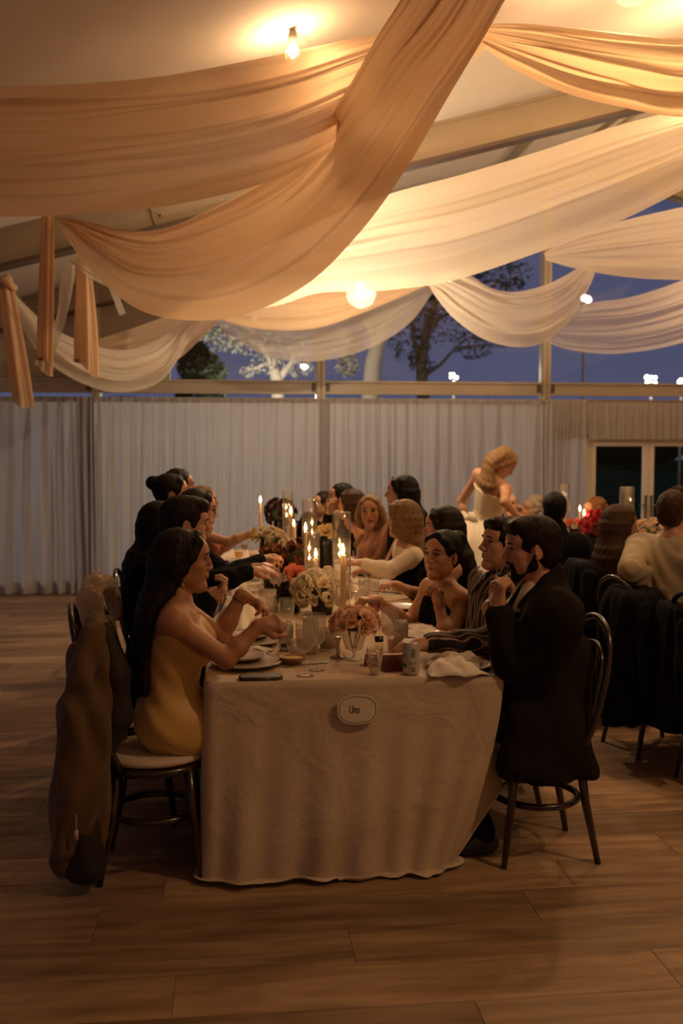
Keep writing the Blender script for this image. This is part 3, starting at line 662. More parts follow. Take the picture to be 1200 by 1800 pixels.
# pendant lamps
def pendant(i, x, y, z, watts, label):
    t = thing('pendant_lamp', label, 'lamp', (x, y, z)); r_ = .125
    MB().lathe([(.03, .115), (.06, .108), (.10, .075), (.122, .03), (.125, -.01), (.115, -.05), (.09, -.085), (.05, -.108), (.012, -.118)], n=28).build('glass_globe', thin_glass('globe_glass', (1, .98, .95), .03, .7, .02, .012), t)
    MB().tube([(0, 0, .11), (0, 0, zc_(x) - z - .02)], .004, 6).build('cord', M_BEAMD, t)
    MB().tube([(0, 0, .14), (0, 0, .10), (0, 0, .05)], [.02, .03, .02], 10).build('lamp_holder', M_ALU, t)
    MB().ball((0, 0, .02), (.032, .032, .042), 12).build('bulb', emis('warm_bulb', (1, .72, .42), 60), t)
    l = bpy.data.lights.new('pendant_light', 'POINT'); l.energy = watts; l.color = WARM if i else (1, .75, .48); l.shadow_soft_size = .05
    lo = bpy.data.objects.new('pendant_light', l); COL.objects.link(lo); lo.parent = t; lo.location = (0, 0, 0)
lab = ['clear glass globe pendant with a bright bulb under the cream sheer drape', 'glass globe pendant hidden behind the wide peach drape, lighting the roof lining', 'glass globe pendant cut by the top edge of the picture, right of centre',
       'glass globe pendant behind the upper right peach swag', 'glass globe pendant out of frame over the foreground floor', 'glass globe pendant over the second table, out of frame']
for i, (x, y, z, wt) in enumerate(PENDANTS):
    if wt: pendant(i, x, y, z, wt, lab[i])
# ================================================================== people
def skin(name, c, lips):
    return [mat(name, c, .5, bump=.08, bscale=250, sub=.12, var=.05, vscale=20), mat(name + '_lips', lips, .4)]
SK_OL = skin('olive_skin', (.42, .20, .105), (.26, .055, .045))
SK_FR = skin('fair_skin', (.52, .27, .16), (.32, .075, .06))
SK_TN = skin('tan_skin', (.34, .175, .10), (.27, .08, .06))
def hairm(name, c, r=.5): return mat(name, c, r, bump=.8, bscale=55, stretch=(5, 5, .35), var=.45, vscale=50, dist=.0035, spec=.13)
H_BLK = hairm('black_hair', (.005, .004, .0035)); H_DBR = hairm('dark_brown_hair', (.014, .008, .005)); H_BRN = hairm('brown_hair', (.055, .027, .013))
H_BLD = hairm('blonde_hair', (.27, .155, .07)); H_DBL = hairm('dark_blonde_hair', (.20, .115, .055)); H_GRY = hairm('grey_hair', (.34, .28, .22)); H_AUB = hairm('auburn_hair', (.20, .085, .035))
C_BLACK = mat('black_cloth', (.006, .006, .006), .9, bump=.3, bscale=60, spec=.08); C_NAVY = mat('navy_cloth', (.007, .008, .013), .9, bump=.3, bscale=60, spec=.08)
C_CHAR = mat('charcoal_wool', (.016, .012, .008), .95, bump=.3, bscale=80, spec=.1)
C_YEL = mat('yellow_satin', (.60, .37, .12), .55, bump=.25, bscale=9, sheen=.3, dist=.006); C_IVORY = mat('ivory_satin', (.78, .66, .48), .6, bump=.3, bscale=14, dist=.004)
C_WSWE = mat('white_knit', (.72, .62, .50), .95, bump=.8, bscale=120, sheen=.3); C_BEI = mat('beige_linen', (.40, .32, .21), .85, bump=.4, bscale=60); C_WHT = mat('white_shirt', (.74, .66, .56), .75, bump=.2, bscale=30)
C_RUST = mat('rust_cloth', (.30, .08, .04), .8, bump=.3); C_WINE = mat('wine_cloth', (.12, .02, .02), .8)
M_EYE = mat('eye_white', (.42, .36, .31), .3); M_IRIS = mat('dark_iris', (.02, .012, .008), .15); M_SHOE = mat('black_leather', (.012, .012, .012), .3)
M_GOLD = mat('gold', (.8, .55, .25), .25, 1); M_TEETH = mat('teeth', (.7, .62, .52), .4)
def stripes():
    m = mat('striped_shirt_cloth', (.3, .2, .1), .8); t = m.node_tree; N = t.nodes.new; b = t.nodes['Principled BSDF']
    co = N('ShaderNodeTexCoord'); sp = N('ShaderNodeSeparateXYZ'); nz = N('ShaderNodeTexNoise'); nz.inputs['Scale'].default_value = 7
    t.links.new(co.outputs['Object'], sp.inputs[0]); t.links.new(co.outputs['Object'], nz.inputs[0])
    a = N('ShaderNodeMath'); a.operation = 'MULTIPLY_ADD'; a.inputs[1].default_value = .022; t.links.new(nz.outputs[0], a.inputs[0]); t.links.new(sp.outputs[0], a.inputs[2])
    f = N('ShaderNodeMath'); f.operation = 'MULTIPLY'; f.inputs[1].default_value = 1 / .034; t.links.new(a.outputs[0], f.inputs[0])
    fr = N('ShaderNodeMath'); fr.operation = 'FRACT'; t.links.new(f.outputs[0], fr.inputs[0])
    r = N('ShaderNodeValToRGB'); r.color_ramp.interpolation = 'CONSTANT'; e = r.color_ramp.elements
    e[0].position = 0; e[0].color = (.012, .012, .016, 1); e[1].position = .38; e[1].color = (.50, .36, .20, 1)
    for p, c in ((.47, (.10, .035, .02, 1)), (.62, (.012, .012, .016, 1)), (.74, (.55, .45, .30, 1)), (.84, (.06, .04, .03, 1))): q = e.new(p); q.color = c
    t.links.new(fr.outputs[0], r.inputs[0]); t.links.new(r.outputs[0], b.inputs['Base Color']); return m
C_STRIPE = stripes()
UZ = np.array([0, 0, 1.0])
def nrm(v): v = np.array(v, float); return v / max(np.linalg.norm(v), 1e-9)
def rotv(v, ax, a): return np.array(Matrix.Rotation(a, 3, Vector(ax)) @ Vector(v))
def head_frame(az, pitch, roll=0):
    """az: direction of the nose in the local frame, measured from local +Y towards +X"""
    f = np.array([sin(az) * cos(pitch), cos(az) * cos(pitch), sin(pitch)]); r = nrm(np.cross(f, UZ)); u = np.cross(r, f)
    if roll: r, u = rotv(r, f, roll), rotv(u, f, roll)
    return np.stack([r, f, u], 1)
def hand(sd, W, d, n, side, curl=.5, k=.006, s=1.0, thumb=1, spread=0.0, curls=None):
    d = nrm(d); n = nrm(n - d * np.dot(n, d)); x = np.cross(d, n) * side      # x: towards the thumb side
    sd.cap(W, W + d * .03 * s, .026 * s, .027 * s, .02)
    for i, (lk, ln) in enumerate(((.086, .95), (.090, 1.08), (.085, 1.0), (.076, .8))):
        o_ = x * (1.5 - i) * .0195 * s; kn = W + d * lk * s + o_
        sd.cap(W + d * .02 * s + o_ * .6, kn, .0135 * s, .0115 * s, .014)
        c = curls[i] if curls else curl; dd = nrm(d + x * spread * (1.5 - i)); ax = np.cross(dd, n); p = kn
        for j, (sl, ra, rb) in enumerate(((.042, .0100, .0090), (.026, .0090, .0080), (.021, .0080, .0068))):
            dd = rotv(dd, ax, c * (1.25, 1.35, .9)[j]); q = p + dd * sl * ln * s; sd.cap(p, q, ra * s, rb * s, .004 if j else .008); p = q
    tb = W + d * .022 * s + x * .022 * s; t1 = tb + nrm(d * .75 + x * .65 + n * .25 * thumb) * .042 * s; t2 = t1 + nrm(d * .95 + x * .12 + n * .35 * thumb) * .034 * s; t3 = t2 + nrm(d * .95 - x * .15 + n * .4 * thumb) * .024 * s
    sd.path([tb, t1, t2, t3], [.016 * s, .0125 * s, .0105 * s, .0085 * s], k=.01)
def ik(S_, Wt, L1, L2, pole):
    v = Wt - S_; d = np.linalg.norm(v); d2 = min(d, (L1 + L2) * .995); v = v / max(d, 1e-6); Wt = S_ + v * d2
    a = (L1 * L1 - L2 * L2 + d2 * d2) / (2 * d2); h = sqrt(max(L1 * L1 - a * a, 0)); p = nrm(pole - v * np.dot(pole, v)); return S_ + v * a + p * h, Wt
def head_prims(sd, H, R, k=1.0, fem=True, mouth=0.0, detail=True):
    P = lambda x, y, z: H + R @ np.array([x, y, z]) * k
    E = lambda c, r, kk=.02, m=0, op=1: sd.ell(P(*c), np.array(r) * k, kk, m, op, R)
    E((0, -.014, .030), (.074, .093, .084)); E((0, .026, -.018), (.060, .064, .086), .03); E((0, .052, .045), (.055, .04, .04), .03)
    for s_ in (-1, 1):
        sd.cap(P(s_ * .045, .004, -.055), P(s_ * (.008 if fem else .014), .068, -.098), .017 * k, .015 * k, .035)
        E((s_ * .040, .058, -.018), (.021, .022, .020), .02); E((s_ * .034, .052, -.05), (.02, .025, .03), .02)
    sd.cap(P(-.036, .078, .031), P(.036, .078, .031), .0085 * k, .0085 * k, .012)
    if not fem: sd.cap(P(-.03, .084, .030), P(.03, .084, .030), .008 * k, .008 * k, .01)
    if detail:
        for s_ in (-1, 1): E((s_ * .031, .096, .010), (.017, .014, .011), .012, 0, -1)
        for s_ in (-1, 1): sd.cap(P(s_ * .017, .079, .0185), P(s_ * .044, .075, .0185), .0045 * k, .004 * k, .004); sd.cap(P(s_ * .018, .079, -.001), P(s_ * .043, .075, .0), .004 * k, .0035 * k, .006)
    nl = .106 if fem else .112
    sd.path([P(0, .084, .026), P(0, .096, .002), P(0, nl, -.021)], [.0065 * k, .0075 * k, .0095 * k], k=.010)
    for s_ in (-1, 1): E((s_ * .0115, .098, -.027), (.008, .010, .008), .006)
    E((0, .078, -.050), (.026, .02, .018), .015)
    if mouth > 0: E((0, .098, -.059), (.014, .016, .006 + .012 * mouth), .004, 1, -1)
    for s_ in (-1, 1):
        sd.cap(P(s_ * .003, .0955, -.0505), P(s_ * .021, .087, -.0545), .0048 * k, .0025 * k, .004, 1)
        sd.cap(P(0, .0945, -.0605 - .012 * mouth), P(s_ * .018, .087, -.057 - .006 * mouth), .0055 * k, .0028 * k, .004, 1)
    E((0, .074, -.094 - .01 * mouth), (.018 if fem else .022, .018, .016), .02)
    if detail:
        for s_ in (-1, 1):
            sd.ell(P(s_ * .077, -.010, -.003), np.array([.007, .019, .031]) * k, .006, 0, 1, R @ np.array(Matrix.Rotation(s_ * -.35, 3, 'Z') @ Matrix.Rotation(-.15, 3, 'X')))
            E((s_ * .086, -.006, .002), (.006, .010, .018), .005, 0, -1)
            E((s_ * .077, -.002, -.030), (.006, .008, .010), .006)
def person(label, X, Y, az, head, haz, hpitch=0, hroll=0, fem=True, sk=SK_FR, rh=None, lh=None, re=None, le=None, rhd=None, lhd=None, hair=('short', H_BLK), top=None, garments=(), vox=.010, hvox=.0062,
           hk=1.0, mouth=0, curl=(.5, .5), tw=0, standing=False, beard=None, glasses=False, earring=None, sw=None, eyes=True, hcurls=(None, None), legs=True, group=None, belly=0, elbow_w=None, kx=0, fy=0, seatz=.475, fem_bust=1.0, brow=True, pel=None, hs=1.0, extra=None, hfwd=.02):
    """az, haz: world headings (0 = +X, 90 = +Y) of hips and nose; head: world point of the head centre; hands, elbows: world points"""
    rz = radians(az - 90); root = thing('person', label, 'person', (X, Y, 0), rz, group)
    Mi = (Matrix.Translation((X, Y, 0)) @ Matrix.Rotation(rz, 4, 'Z')).inverted(); Lc = lambda p: np.array(Mi @ Vector(p)); Ld = lambda v: np.array(Mi.to_3x3() @ Vector(v))
    H = Lc(head); R = head_frame(-radians(haz - az), hpitch, hroll)
    P = np.array(pel if pel is not None else [0, 0, seatz + .085 if not standing else .95])
    NB = H - R[:, 2] * .10 * hk - R[:, 1] * hfwd - UZ * .055; u = nrm(NB - P); Lt = np.linalg.norm(NB - P); ts = Lt / .50
    sd0 = rotv(np.array([1.0, 0, 0]), UZ, tw); sdx = nrm(sd0 - u * np.dot(sd0, u)); fw = np.cross(u, sdx); TR = np.stack([sdx, fw, u], 1)
    sw = sw or (.150 if fem else .185); g = .88 if fem else 1.05
    SH = [NB - u * .055 + sdx * s_ * sw for s_ in (-1, 1)]          # left, right
    L1, L2 = (.275, .245) if fem else (.30, .265)
    EL = []; WR = []
    for i, (tg, el, dflt) in enumerate(((lh, le, -1), (rh, re, 1))):
        Wt = Lc(tg) if tg is not None else P + np.array([dflt * .12, .32, .10 if not standing else -.1])
        if el is not None:
            E_ = Lc(el); dd = E_ - SH[i]; 
            E_ = SH[i] + nrm(dd) * min(max(np.linalg.norm(dd), .22), .34); dd = Wt - E_; Wt = E_ + nrm(dd) * min(max(np.linalg.norm(dd), .17), .30)
        else: E_, Wt = ik(SH[i], Wt, L1, L2, np.array([dflt * .6, -.2, -1.0]))
        EL.append(E_); WR.append(Wt)
    A = lambda t, x=0, y=0: P + u * Lt * t + sdx * x + fw * y
    def torso(sd, o=0.0, lo=False):
        sd.ell(A(.03), (.170 * (1 if fem else .97) + o, .125 + o + belly, .125 + o), .05, R=TR)
        sd.ell(A(.36, 0, .005), (.122 * (1 if fem else 1.15) + o, .092 * (1 if fem else 1.12) + o + belly, .14 * ts + o), .08, R=TR)
        sd.ell(A(.70), (.140 * (1 if fem else 1.16) + o, .098 * (1 if fem else 1.12) + o, .155 * ts + o), .08, R=TR)
        sd.cap(SH[0] * .93 + NB * .07 - u * .005, SH[1] * .93 + NB * .07 - u * .005, .050 * g + o, .050 * g + o, .06)
        sd.cap(A(.80, -sw * .62), A(.80, sw * .62), .066 * g + o, .066 * g + o, .05)
        if fem and fem_bust:
            for s_ in (-1, 1): sd.ell(A(.66, s_ * .068, .078), np.array([.062, .060, .062]) * fem_bust + o, .035, R=TR)
    def arms(sd, o=0.0, ln=1.0, k=.03, which=(0, 1)):
        for i in which:
            sd.cap(SH[i], EL[i], .050 * g + o, .040 * g + o, k)
            if ln > .5:
                t = (ln - .5) * 2; e = EL[i] + (WR[i] - EL[i]) * t; sd.cap(EL[i], EL[i] + (WR[i] - EL[i]) * .35 * t, .041 * g + o, .040 * g + o, .02); sd.cap(EL[i] + (WR[i] - EL[i]) * .35 * t, e, .040 * g + o, (.041 - .014 * t) * g + o, .02)
    def legp(sd, o=0.0, shin=True):
        for s_ in (-1, 1):
            if standing: hp, kn, an = P + np.array([s_ * .09, 0, -.05]), P + np.array([s_ * .10, .02, -.46]), P + np.array([s_ * .10, -.03, -.87])
            else: hp, kn, an = P + np.array([s_ * .092 + kx * .3, .03, -.012]), np.array([s_ * .095 + kx, P[1] + .44, seatz + .055]), np.array([s_ * .10 + kx, P[1] + .40 - fy, .09])
            sd.cap(hp, kn, .084 * g + o, .060 * g + o, .04)
            if shin: sd.cap(kn, an, .054 * g + o, .038 * g + o, .03)
    B = Sdf(); torso(B); arms(B)
    if legs: legp(B)
    B.cap(NB - u * .02, H - R[:, 2] * .055 * hk - R[:, 1] * .012, .050 * g, .047 * g, .035)
    for i in (0, 1): B.cap(NB - u * .0 , SH[i] + u * .012, .040 * g, .040 * g, .05)
    head_prims(B, H, R, hk, fem, mouth)
    hd = (lhd, rhd)
    for i, s_ in ((0, -1), (1, 1)):
        if hd[i] is not None: d_, n_ = Ld(hd[i][0]), Ld(hd[i][1])
        else: d_, n_ = nrm(WR[i] - EL[i]), -UZ
        hand(B, WR[i], d_, n_, -s_, curl[i], s=hs * (.92 if fem else 1.03), curls=hcurls[i])
    lo = np.minimum(H - .14, np.minimum(WR[0], WR[1]) - .12); hi = np.maximum(H + .14, np.maximum(WR[0], WR[1]) + .12)
    if hvox > .005: lo, hi = H - .13, H + .14
    B.mesh('body', sk, root, vox, (lo, hi, hvox))
    Pm = lambda x, y, z: H + R @ np.array([x, y, z]) * hk
    HM = Matrix(R.tolist()).to_3x3()
    if eyes:
        for s_ in (-1, 1):
            c = Pm(s_ * .031, .0736, .0090); mb = MB().ball(c, .0115 * hk, 12, 0)
            mb.ball(c + R[:, 1] * .0052 * hk, .0078 * hk, 10, 1).tube([Pm(s_ * .017, .0832, .0125), Pm(s_ * .025, .0868, .0165), Pm(s_ * .034, .0862, .0165), Pm(s_ * .0455, .079, .0125)], [.0012 * hk, .0018 * hk, .0020 * hk, .0014 * hk], 6, 1); mb.build('eye', [M_EYE, M_IRIS], root)
    hm = hair[1]
    if brow and hm is not H_GRY:
        for s_ in (-1, 1): MB().tube([Pm(s_ * .014, .0895 + .0025 * (not fem), .0305), Pm(s_ * .026, .0935 + .002 * (not fem), .0350), Pm(s_ * .038, .0905 + .001 * (not fem), .0350), Pm(s_ * .052, .0790, .030)], [.0032 * hk, .0040 * hk, .0034 * hk, .0014 * hk], 6, flat=1).build('eyebrow', hm if hm in (H_BLK, H_DBR) else H_BRN, root)
    # ---- hair
    kind = hair[0]; HS = Sdf(); opt = hair[2] if len(hair) > 2 else {}
    sd_ = lambda c, r, kk=.015, op=1: HS.ell(Pm(*c), np.array(r) * hk, kk, 0, op, R)
    vol = opt.get('vol', .010) * .55 + .001
    sd_((0, -.020, .036), (.078 + vol, .096 + vol, .086 + vol)); 
    if kind in ('short', 'quiff', 'crop'):
        sd_((0, -.045, -.02), (.068 + vol * .5, .062 + vol * .6, .066), .03)
        if kind == 'quiff': sd_((0, .045, .096), (.052, .050, .030), .03); sd_((.02, .062, .088), (.03, .034, .024), .02); sd_((-.03, .05, .092), (.03, .034, .024), .02)
    elif kind == 'bun':
        for s_ in (-1, 1): HS.path([Pm(s_ * .010, .050, .104), Pm(s_ * .050, .056, .074), Pm(s_ * .073, .030, .035), Pm(s_ * .078, -.03, .01)], [.009, .012, .011, .012], k=.025)
        sd_((0, -.115, .075), (.048, .048, .045), .012); sd_((0, -.045, -.02), (.06, .055, .055), .03)
    elif kind == 'curly':
        rg = np.random.default_rng(5)
        for _ in range(34):
            d_ = nrm(rg.normal(size=3)); 
            if d_[1] > .55 and d_[2] < .5: continue
            if d_[2] < -.75: continue
            q = d_ * np.array([.085, .10, .088]); sd_((q[0], q[1] - .02, q[2] + .03), (.028, .028, .026), .008)
    elif kind in ('long', 'half', 'bob'):
        sd_((0, -.045, -.03), (.074 + vol, .065 + vol, .085), .03)
        if not opt.get('bare'):
            for s_ in (-1, 1): HS.path([Pm(s_ * .010, .050, .104), Pm(s_ * .050, .056, .074), Pm(s_ * .073, .034, .025), Pm(s_ * .082, .004, -.03), Pm(s_ * .082, -.03, -.075)], [.009, .012, .013, .014, .014], k=.025)
        Ln = opt.get('len', .42); back = opt.get('back', .10); nl_ = opt.get('n', 22); rg = random.Random(int(X * 100) + 3); spreadx = opt.get('spread', .11); frontside = opt.get('front', 95)
        for q in range(nl_):
            th = radians(-frontside + 2 * frontside * q / (nl_ - 1)); x0, y0 = sin(th), -cos(th)
            p0 = Pm(x0 * .060, y0 * .075 - .010, .075); p1 = Pm(x0 * .086, y0 * .100 - .012, .0); p2 = Pm(x0 * .086, y0 * .100 - .012, -.085)
            bx = A(1.0, x0 * spreadx, min(y0 * .5, .3) * .10 - back * (1 if y0 < .2 else .2)) - u * .02 + opt.get('shift', 0) * sdx
            if y0 > .1: bx = A(.95, np.sign(x0) * spreadx * .85, .085)
            ll = Ln - .16 + rg.uniform(-.03, .03); endp = bx - u * ll * .98 + np.array([0, 0, -ll * .02]) + fw * opt.get('endf', .0)
            if kind == 'bob': bx = p2 - UZ * .03; endp = bx - UZ * .02
            mid = (bx + endp) / 2 - fw * .012; r0 = .021
            pts = spline([p0, p1, p2, bx, mid, endp], 12); HS.path(list(pts), [r0 * (.8 if i < 2 else 1) * (1 if i < 8 else 1 - (i - 7) * .13) for i in range(12)], k=.012)
    if kind != 'curly' or True:
        fz = opt.get('line', .0)
        sd_((0, .100, -.050 + fz), (.066, .064, .100), .024, -1)
        sd_((0, .060, -.090), (.080, .055, .050), .010, -1) if kind in ('short', 'quiff', 'crop', 'bun') else None
        if kind in ('short', 'quiff', 'crop', 'bun') or opt.get('ear'):
            for s_ in (-1, 1): sd_((s_ * .088, .002, -.016), (.030, .026, .040), .006, -1)
        if kind in ('short', 'crop', 'quiff'): HS.ell(H - R[:, 2] * .115 * hk - R[:, 1] * .02, (.09, .09, .045), .01, 0, -1)
    fr_ = opt.get('freq', 150)
    Hx, Hy, Hz = H
    def hd_disp(x, y, z):
        a = np.arctan2(x - Hx, y - Hy); q = .0011 * np.sin(a * 23 + 5 * np.sin(z * 19)) + .0008 * np.sin(a * 47 + z * 30)
        return q if kind not in ('short', 'quiff', 'crop') else q + .0022 * np.sin(x * 95 + 3 * np.sin(y * 60)) * np.sin(z * 90 + y * 70)
    HS.mesh('hair', [hm], root, max(vox * .75, .005), None, hd_disp)
    if beard:
        BS = Sdf()
        for s_ in (-1, 1):
            BS.cap(Pm(s_ * .068, -.002, -.020), Pm(s_ * .055, .012, -.058), .010 * hk, .017 * hk, .02); BS.cap(Pm(s_ * .055, .012, -.058), Pm(s_ * .014, .074, -.104), .016 * hk, .017 * hk, .02)
            BS.cap(Pm(s_ * .006, .1015, -.0405), Pm(s_ * .026, .090, -.052), .0050 * hk, .0045 * hk, .006); BS.cap(Pm(s_ * .028, .086, -.055), Pm(s_ * .022, .080, -.085), .010 * hk, .014 * hk, .012)
        BS.ell(Pm(0, .078, -.097), np.array([.024, .015, .019]) * hk, .015, R=R)
        BS.mesh('beard', [beard], root, .0036, None, lambda x, y, z: .0008 * np.sin(x * 700) * np.sin(y * 640 + z * 500))
    if glasses:
        for s_ in (-1, 1):
            c = Pm(s_ * .034, .094, .008); pts = [c + R[:, 0] * .022 * cos(a) + R[:, 2] * .018 * sin(a) for a in np.linspace(0, 2 * pi, 14)[:-1]]
            gm_ = MB().tube(pts, .0022, 6, closed=True).tube([Pm(s_ * .056, .092, .012), Pm(s_ * .080, -.01, .012)], .002, 5)
            if s_ > 0: gm_.tube([Pm(-.012, .098, .012), Pm(.012, .098, .012)], .002, 5)
            gm_.build('spectacles', M_SHOE, root)
    if earring:
        s_ = earring; c = Pm(s_ * .083, -.003, -.046); mb = MB()
        for dz, r_ in ((0, .006), (-.022, .009), (-.046, .010)):
            cc = c + np.array([0, 0, dz]); mb.tube([cc + np.array([0, r_ * cos(a), r_ * 1.2 * sin(a)]) for a in np.linspace(0, 2 * pi, 11)[:-1]], .0022, 6, closed=True)
        mb.build('earring', M_GOLD, root)
    # ---- clothing
    for gmt in garments:
        nm, m = gmt['n'], gmt['m']; o = gmt.get('o', .008); G = Sdf(); tp = gmt.get('top'); bt = gmt.get('bot'); lab = gmt.get('label')
        if gmt.get('torso', True):
            torso(G, o)
            if gmt.get('collar'): G.cap(NB - u * .01, NB + u * .045 + fw * .008, .060 * g + o, .052 * g + o * .6, .02)
            if tp is not None: G.cut(A(tp, 0, 0), u * 1.0 + fw * gmt.get('tilt', 0))
            if bt is not None: G.cut(A(bt), -u)
            if gmt.get('collar'): G.cap(H - R[:, 2] * .045 * hk, NB + u * .05, .046 * g, .046 * g, .004, 0, -1)
            if nm == 'jacket':
                for s_ in (-1, 1): G.cap(SH[0 if s_ < 0 else 1] - u * .02, A(.52, s_ * .10), .046 * g + o, .062 * g + o, .08)
                G.cap(A(1.0, 0, -.035), A(1.09, 0, -.028), .072 * g, .062 * g, .03); G.cap(A(.99, .02, -.01), A(1.05, .03, -.0), .062 * g, .052 * g, .03); G.cap(A(.99, -.02, -.01), A(1.05, -.03, -.0), .062 * g, .052 * g, .03)
                G.cap(NB + u * .10 + fw * .012, NB + fw * .012 - u * .01, .054 * g, .050 * g, .006, 0, -1)
                G.cap(A(1.12, 0, .085), A(.66, 0, .165), .074 * g, .018, .01, 0, -1)
        if gmt.get('sleeve'): arms(G, o, gmt['sleeve'], k=.05 if nm == 'jacket' else .03, which=gmt.get('arms', (0, 1)))
        if gmt.get('leg'): legp(G, o, gmt['leg'] > 1)
        for q in gmt.get('caps', ()): G.cap(P + np.array(q[0]), P + np.array(q[1]), q[2], q[3], q[4] if len(q) > 4 else .05)
        for q in gmt.get('tcaps', ()): G.cap(A(*q[0]), A(*q[1]), q[2], q[3], .03)
        if gmt.get('zcut'): G.cut((0, 0, gmt['zcut']), (0, 0, -1))
        fo = gmt.get('fold', .0035)
        G.mesh(nm, [m], root, gmt.get('vox', max(vox, .009)), None, lambda x, y, z: fo * (np.sin(z * 46 + 9 * np.sin(x * 11) + 5 * np.sin(y * 13)) * .6 + .5 * np.sin(x * 37 + z * 17 + y * 21)))
        if lab: pass
    if not standing and legs:
        for s_ in (-1, 1):
            sh = Sdf(); a = np.array([s_ * .10 + kx, P[1] + .375 - fy, .045]); sh.cap(a, a + np.array([0, .06, .005]), .040, .042, .02); sh.cap(a + np.array([0, .06, 0]), a + np.array([s_ * .015, .20, -.012]), .042, .030, .03); sh.cut((0, 0, .004), (0, 0, -1))
            sh.mesh('shoe', [M_SHOE], root, .012)
    inf = dict(root=root, H=H, R=R, A=A, NB=NB, u=u, sdx=sdx, fw=fw, SH=SH, EL=EL, WR=WR, Pm=Pm, P=P)
    if extra: extra(inf)
    return inf
V3 = Vector
def jacket(m, **k): return dict(n='jacket', m=m, o=.018, bot=-.12, sleeve=.97, collar=False, **k)
def shirt(m, **k): return dict(n='shirt', m=m, o=.009, bot=-.1, collar=True, **k)
def trousers(m): return dict(n='trousers', m=m, o=.010, top=.12, leg=2)
TROU = trousers(C_BLACK)
def collar_band(inf, m, h=.05):
    A, NB, u, fw = inf['A'], inf['NB'], inf['u'], inf['fw']; sdx = inf['sdx']; mb = MB(); r_ = .058; V = []; n = 22
    for j, (dz, rr) in enumerate(((-.02, 1.08), (.022, 1.02), (.052, .95), (.048, 1.03), (.01, 1.14))):
        for i in range(n):
            a = 2 * pi * i / n; fz = .5 + .5 * sin(a); c = NB + u * (dz + .012 - .030 * fz) + fw * .004; V.append(c + sdx * cos(a) * r_ * rr + fw * sin(a) * r_ * rr * 1.02)
    Fc = [(j * n + i, j * n + (i + 1) % n, (j + 1) * n + (i + 1) % n, (j + 1) * n + i) for j in range(4) for i in range(n)]
    mb.add(V, Fc); 
    for s_ in (-1, 1):
        q = [NB + u * .075 + sdx * s_ * .054 - fw * .015, NB + u * .020 + sdx * s_ * .014 + fw * .082, NB - u * .095 + sdx * s_ * .045 + fw * .135, NB - u * .075 + sdx * s_ * .092 + fw * .112, NB + u * .030 + sdx * s_ * .092 + fw * .005]; k = len(mb.V)
        q2 = [p + sdx * s_ * .004 + fw * .004 for p in q]; mb.add(q + q2, [(0, 1, 2, 3, 4), (9, 8, 7, 6, 5)] + [(i, 5 + i, 5 + (i + 1) % 5, (i + 1) % 5) for i in range(5)])
    mb.build('collar', m, inf['root'])
def lapels(inf, m, wy=.0):
    """two folded lapel strips running from the neck to the middle of the front"""
    A, u, fw, sdx = inf['A'], inf['u'], inf['fw'], inf['sdx']
    for s_ in (-1, 1):
        a = [A(1.04, s_ * .055, -.03), A(.98, s_ * .085, .06), A(.80, s_ * .080, .118), A(.60, s_ * .050, .125), A(.42, s_ * .015, .125)]
        b = [A(1.02, s_ * .075, -.035), A(.93, s_ * .115, .055), A(.76, s_ * .120, .105), A(.58, s_ * .075, .125), A(.40, s_ * .018, .130)]
        V = a + b + [p + fw * .008 for p in a + b]; n = 5; Fc = []
        for i in range(n - 1): Fc += [(i, i + 1, n + i + 1, n + i), (2 * n + i, 3 * n + i, 3 * n + i + 1, 2 * n + i + 1), (i, 2 * n + i, 2 * n + i + 1, i + 1), (n + i, n + i + 1, 3 * n + i + 1, 3 * n + i)]
        MB().add(V, Fc).build('lapel', m, inf['root'])
def cuff(inf, i, m, r_=.036, name='cuff'):
    E, W = inf['EL'][i], inf['WR'][i]; d = nrm(W - E); a = W - d * .035; b = W - d * .003; ux = nrm(np.cross(d, [.3, .2, 1])); v = np.cross(d, ux); V = []; n = 16
    for p, rr in ((a, r_), (b, r_ * .98), (b, r_ * .84), (a, r_ * .84)):
        for j in range(n): an = 2 * pi * j / n; V.append(p + ux * cos(an) * rr + v * sin(an) * rr)
    MB().add(V, [(k * n + j, k * n + (j + 1) % n, ((k + 1) % 4) * n + (j + 1) % n, ((k + 1) % 4) * n + j) for k in range(4) for j in range(n)]).build(name, m, inf['root'])
# --- left row ------------------------------------------------------------------------
def x1(inf):
    dd = nrm(inf['WR'][0] - inf['EL'][0]); ux = nrm(np.cross(dd, [.3, .2, 1])); vx = np.cross(dd, ux)
    MB().tube([inf['WR'][0] - dd * .02 + .0275 * (ux * cos(a) + vx * sin(a)) for a in np.linspace(0, 2 * pi, 19)[:-1]], .0032, 6, closed=True).build('bracelet', M_SHOE, inf['root'])
Yw = 3.84
person('young woman in a strapless yellow dress with long dark hair, near left corner', -.30, 3.86, 0, atY(322, 985, Yw), 2, -.06, 0, True, SK_OL,
       rh=atY(452, 1103, 3.74), re=atY(398, 1158, 3.70), lh=atY(424, 1046, 4.02), le=atY(372, 1106, 4.03), rhd=((.8, .05, .12), (0, .9, -.5)), lhd=((.88, -.1, -.35), (-.2, -.2, -1)),
       hair=('long', H_DBR, dict(len=.47, back=.075, n=30, spread=.120, front=82, vol=.006, line=.002)), vox=.0075, hvox=.0034, curl=(.42, .95), hcurls=((.34, .42, .5, .6), None), earring=1, extra=x1, pel=(0, .035, .565), fem_bust=1.22, hs=1.0,
       garments=[dict(n='dress', m=C_YEL, o=.007, top=.80, tilt=-.25, leg=1, fold=.0048, vox=.0065, caps=[([-.06, .1, -.01], [-.13, .38, .0], .12, .085), ([.04, .08, -.01], [-.03, .38, .0], .12, .085)])], kx=-.08)
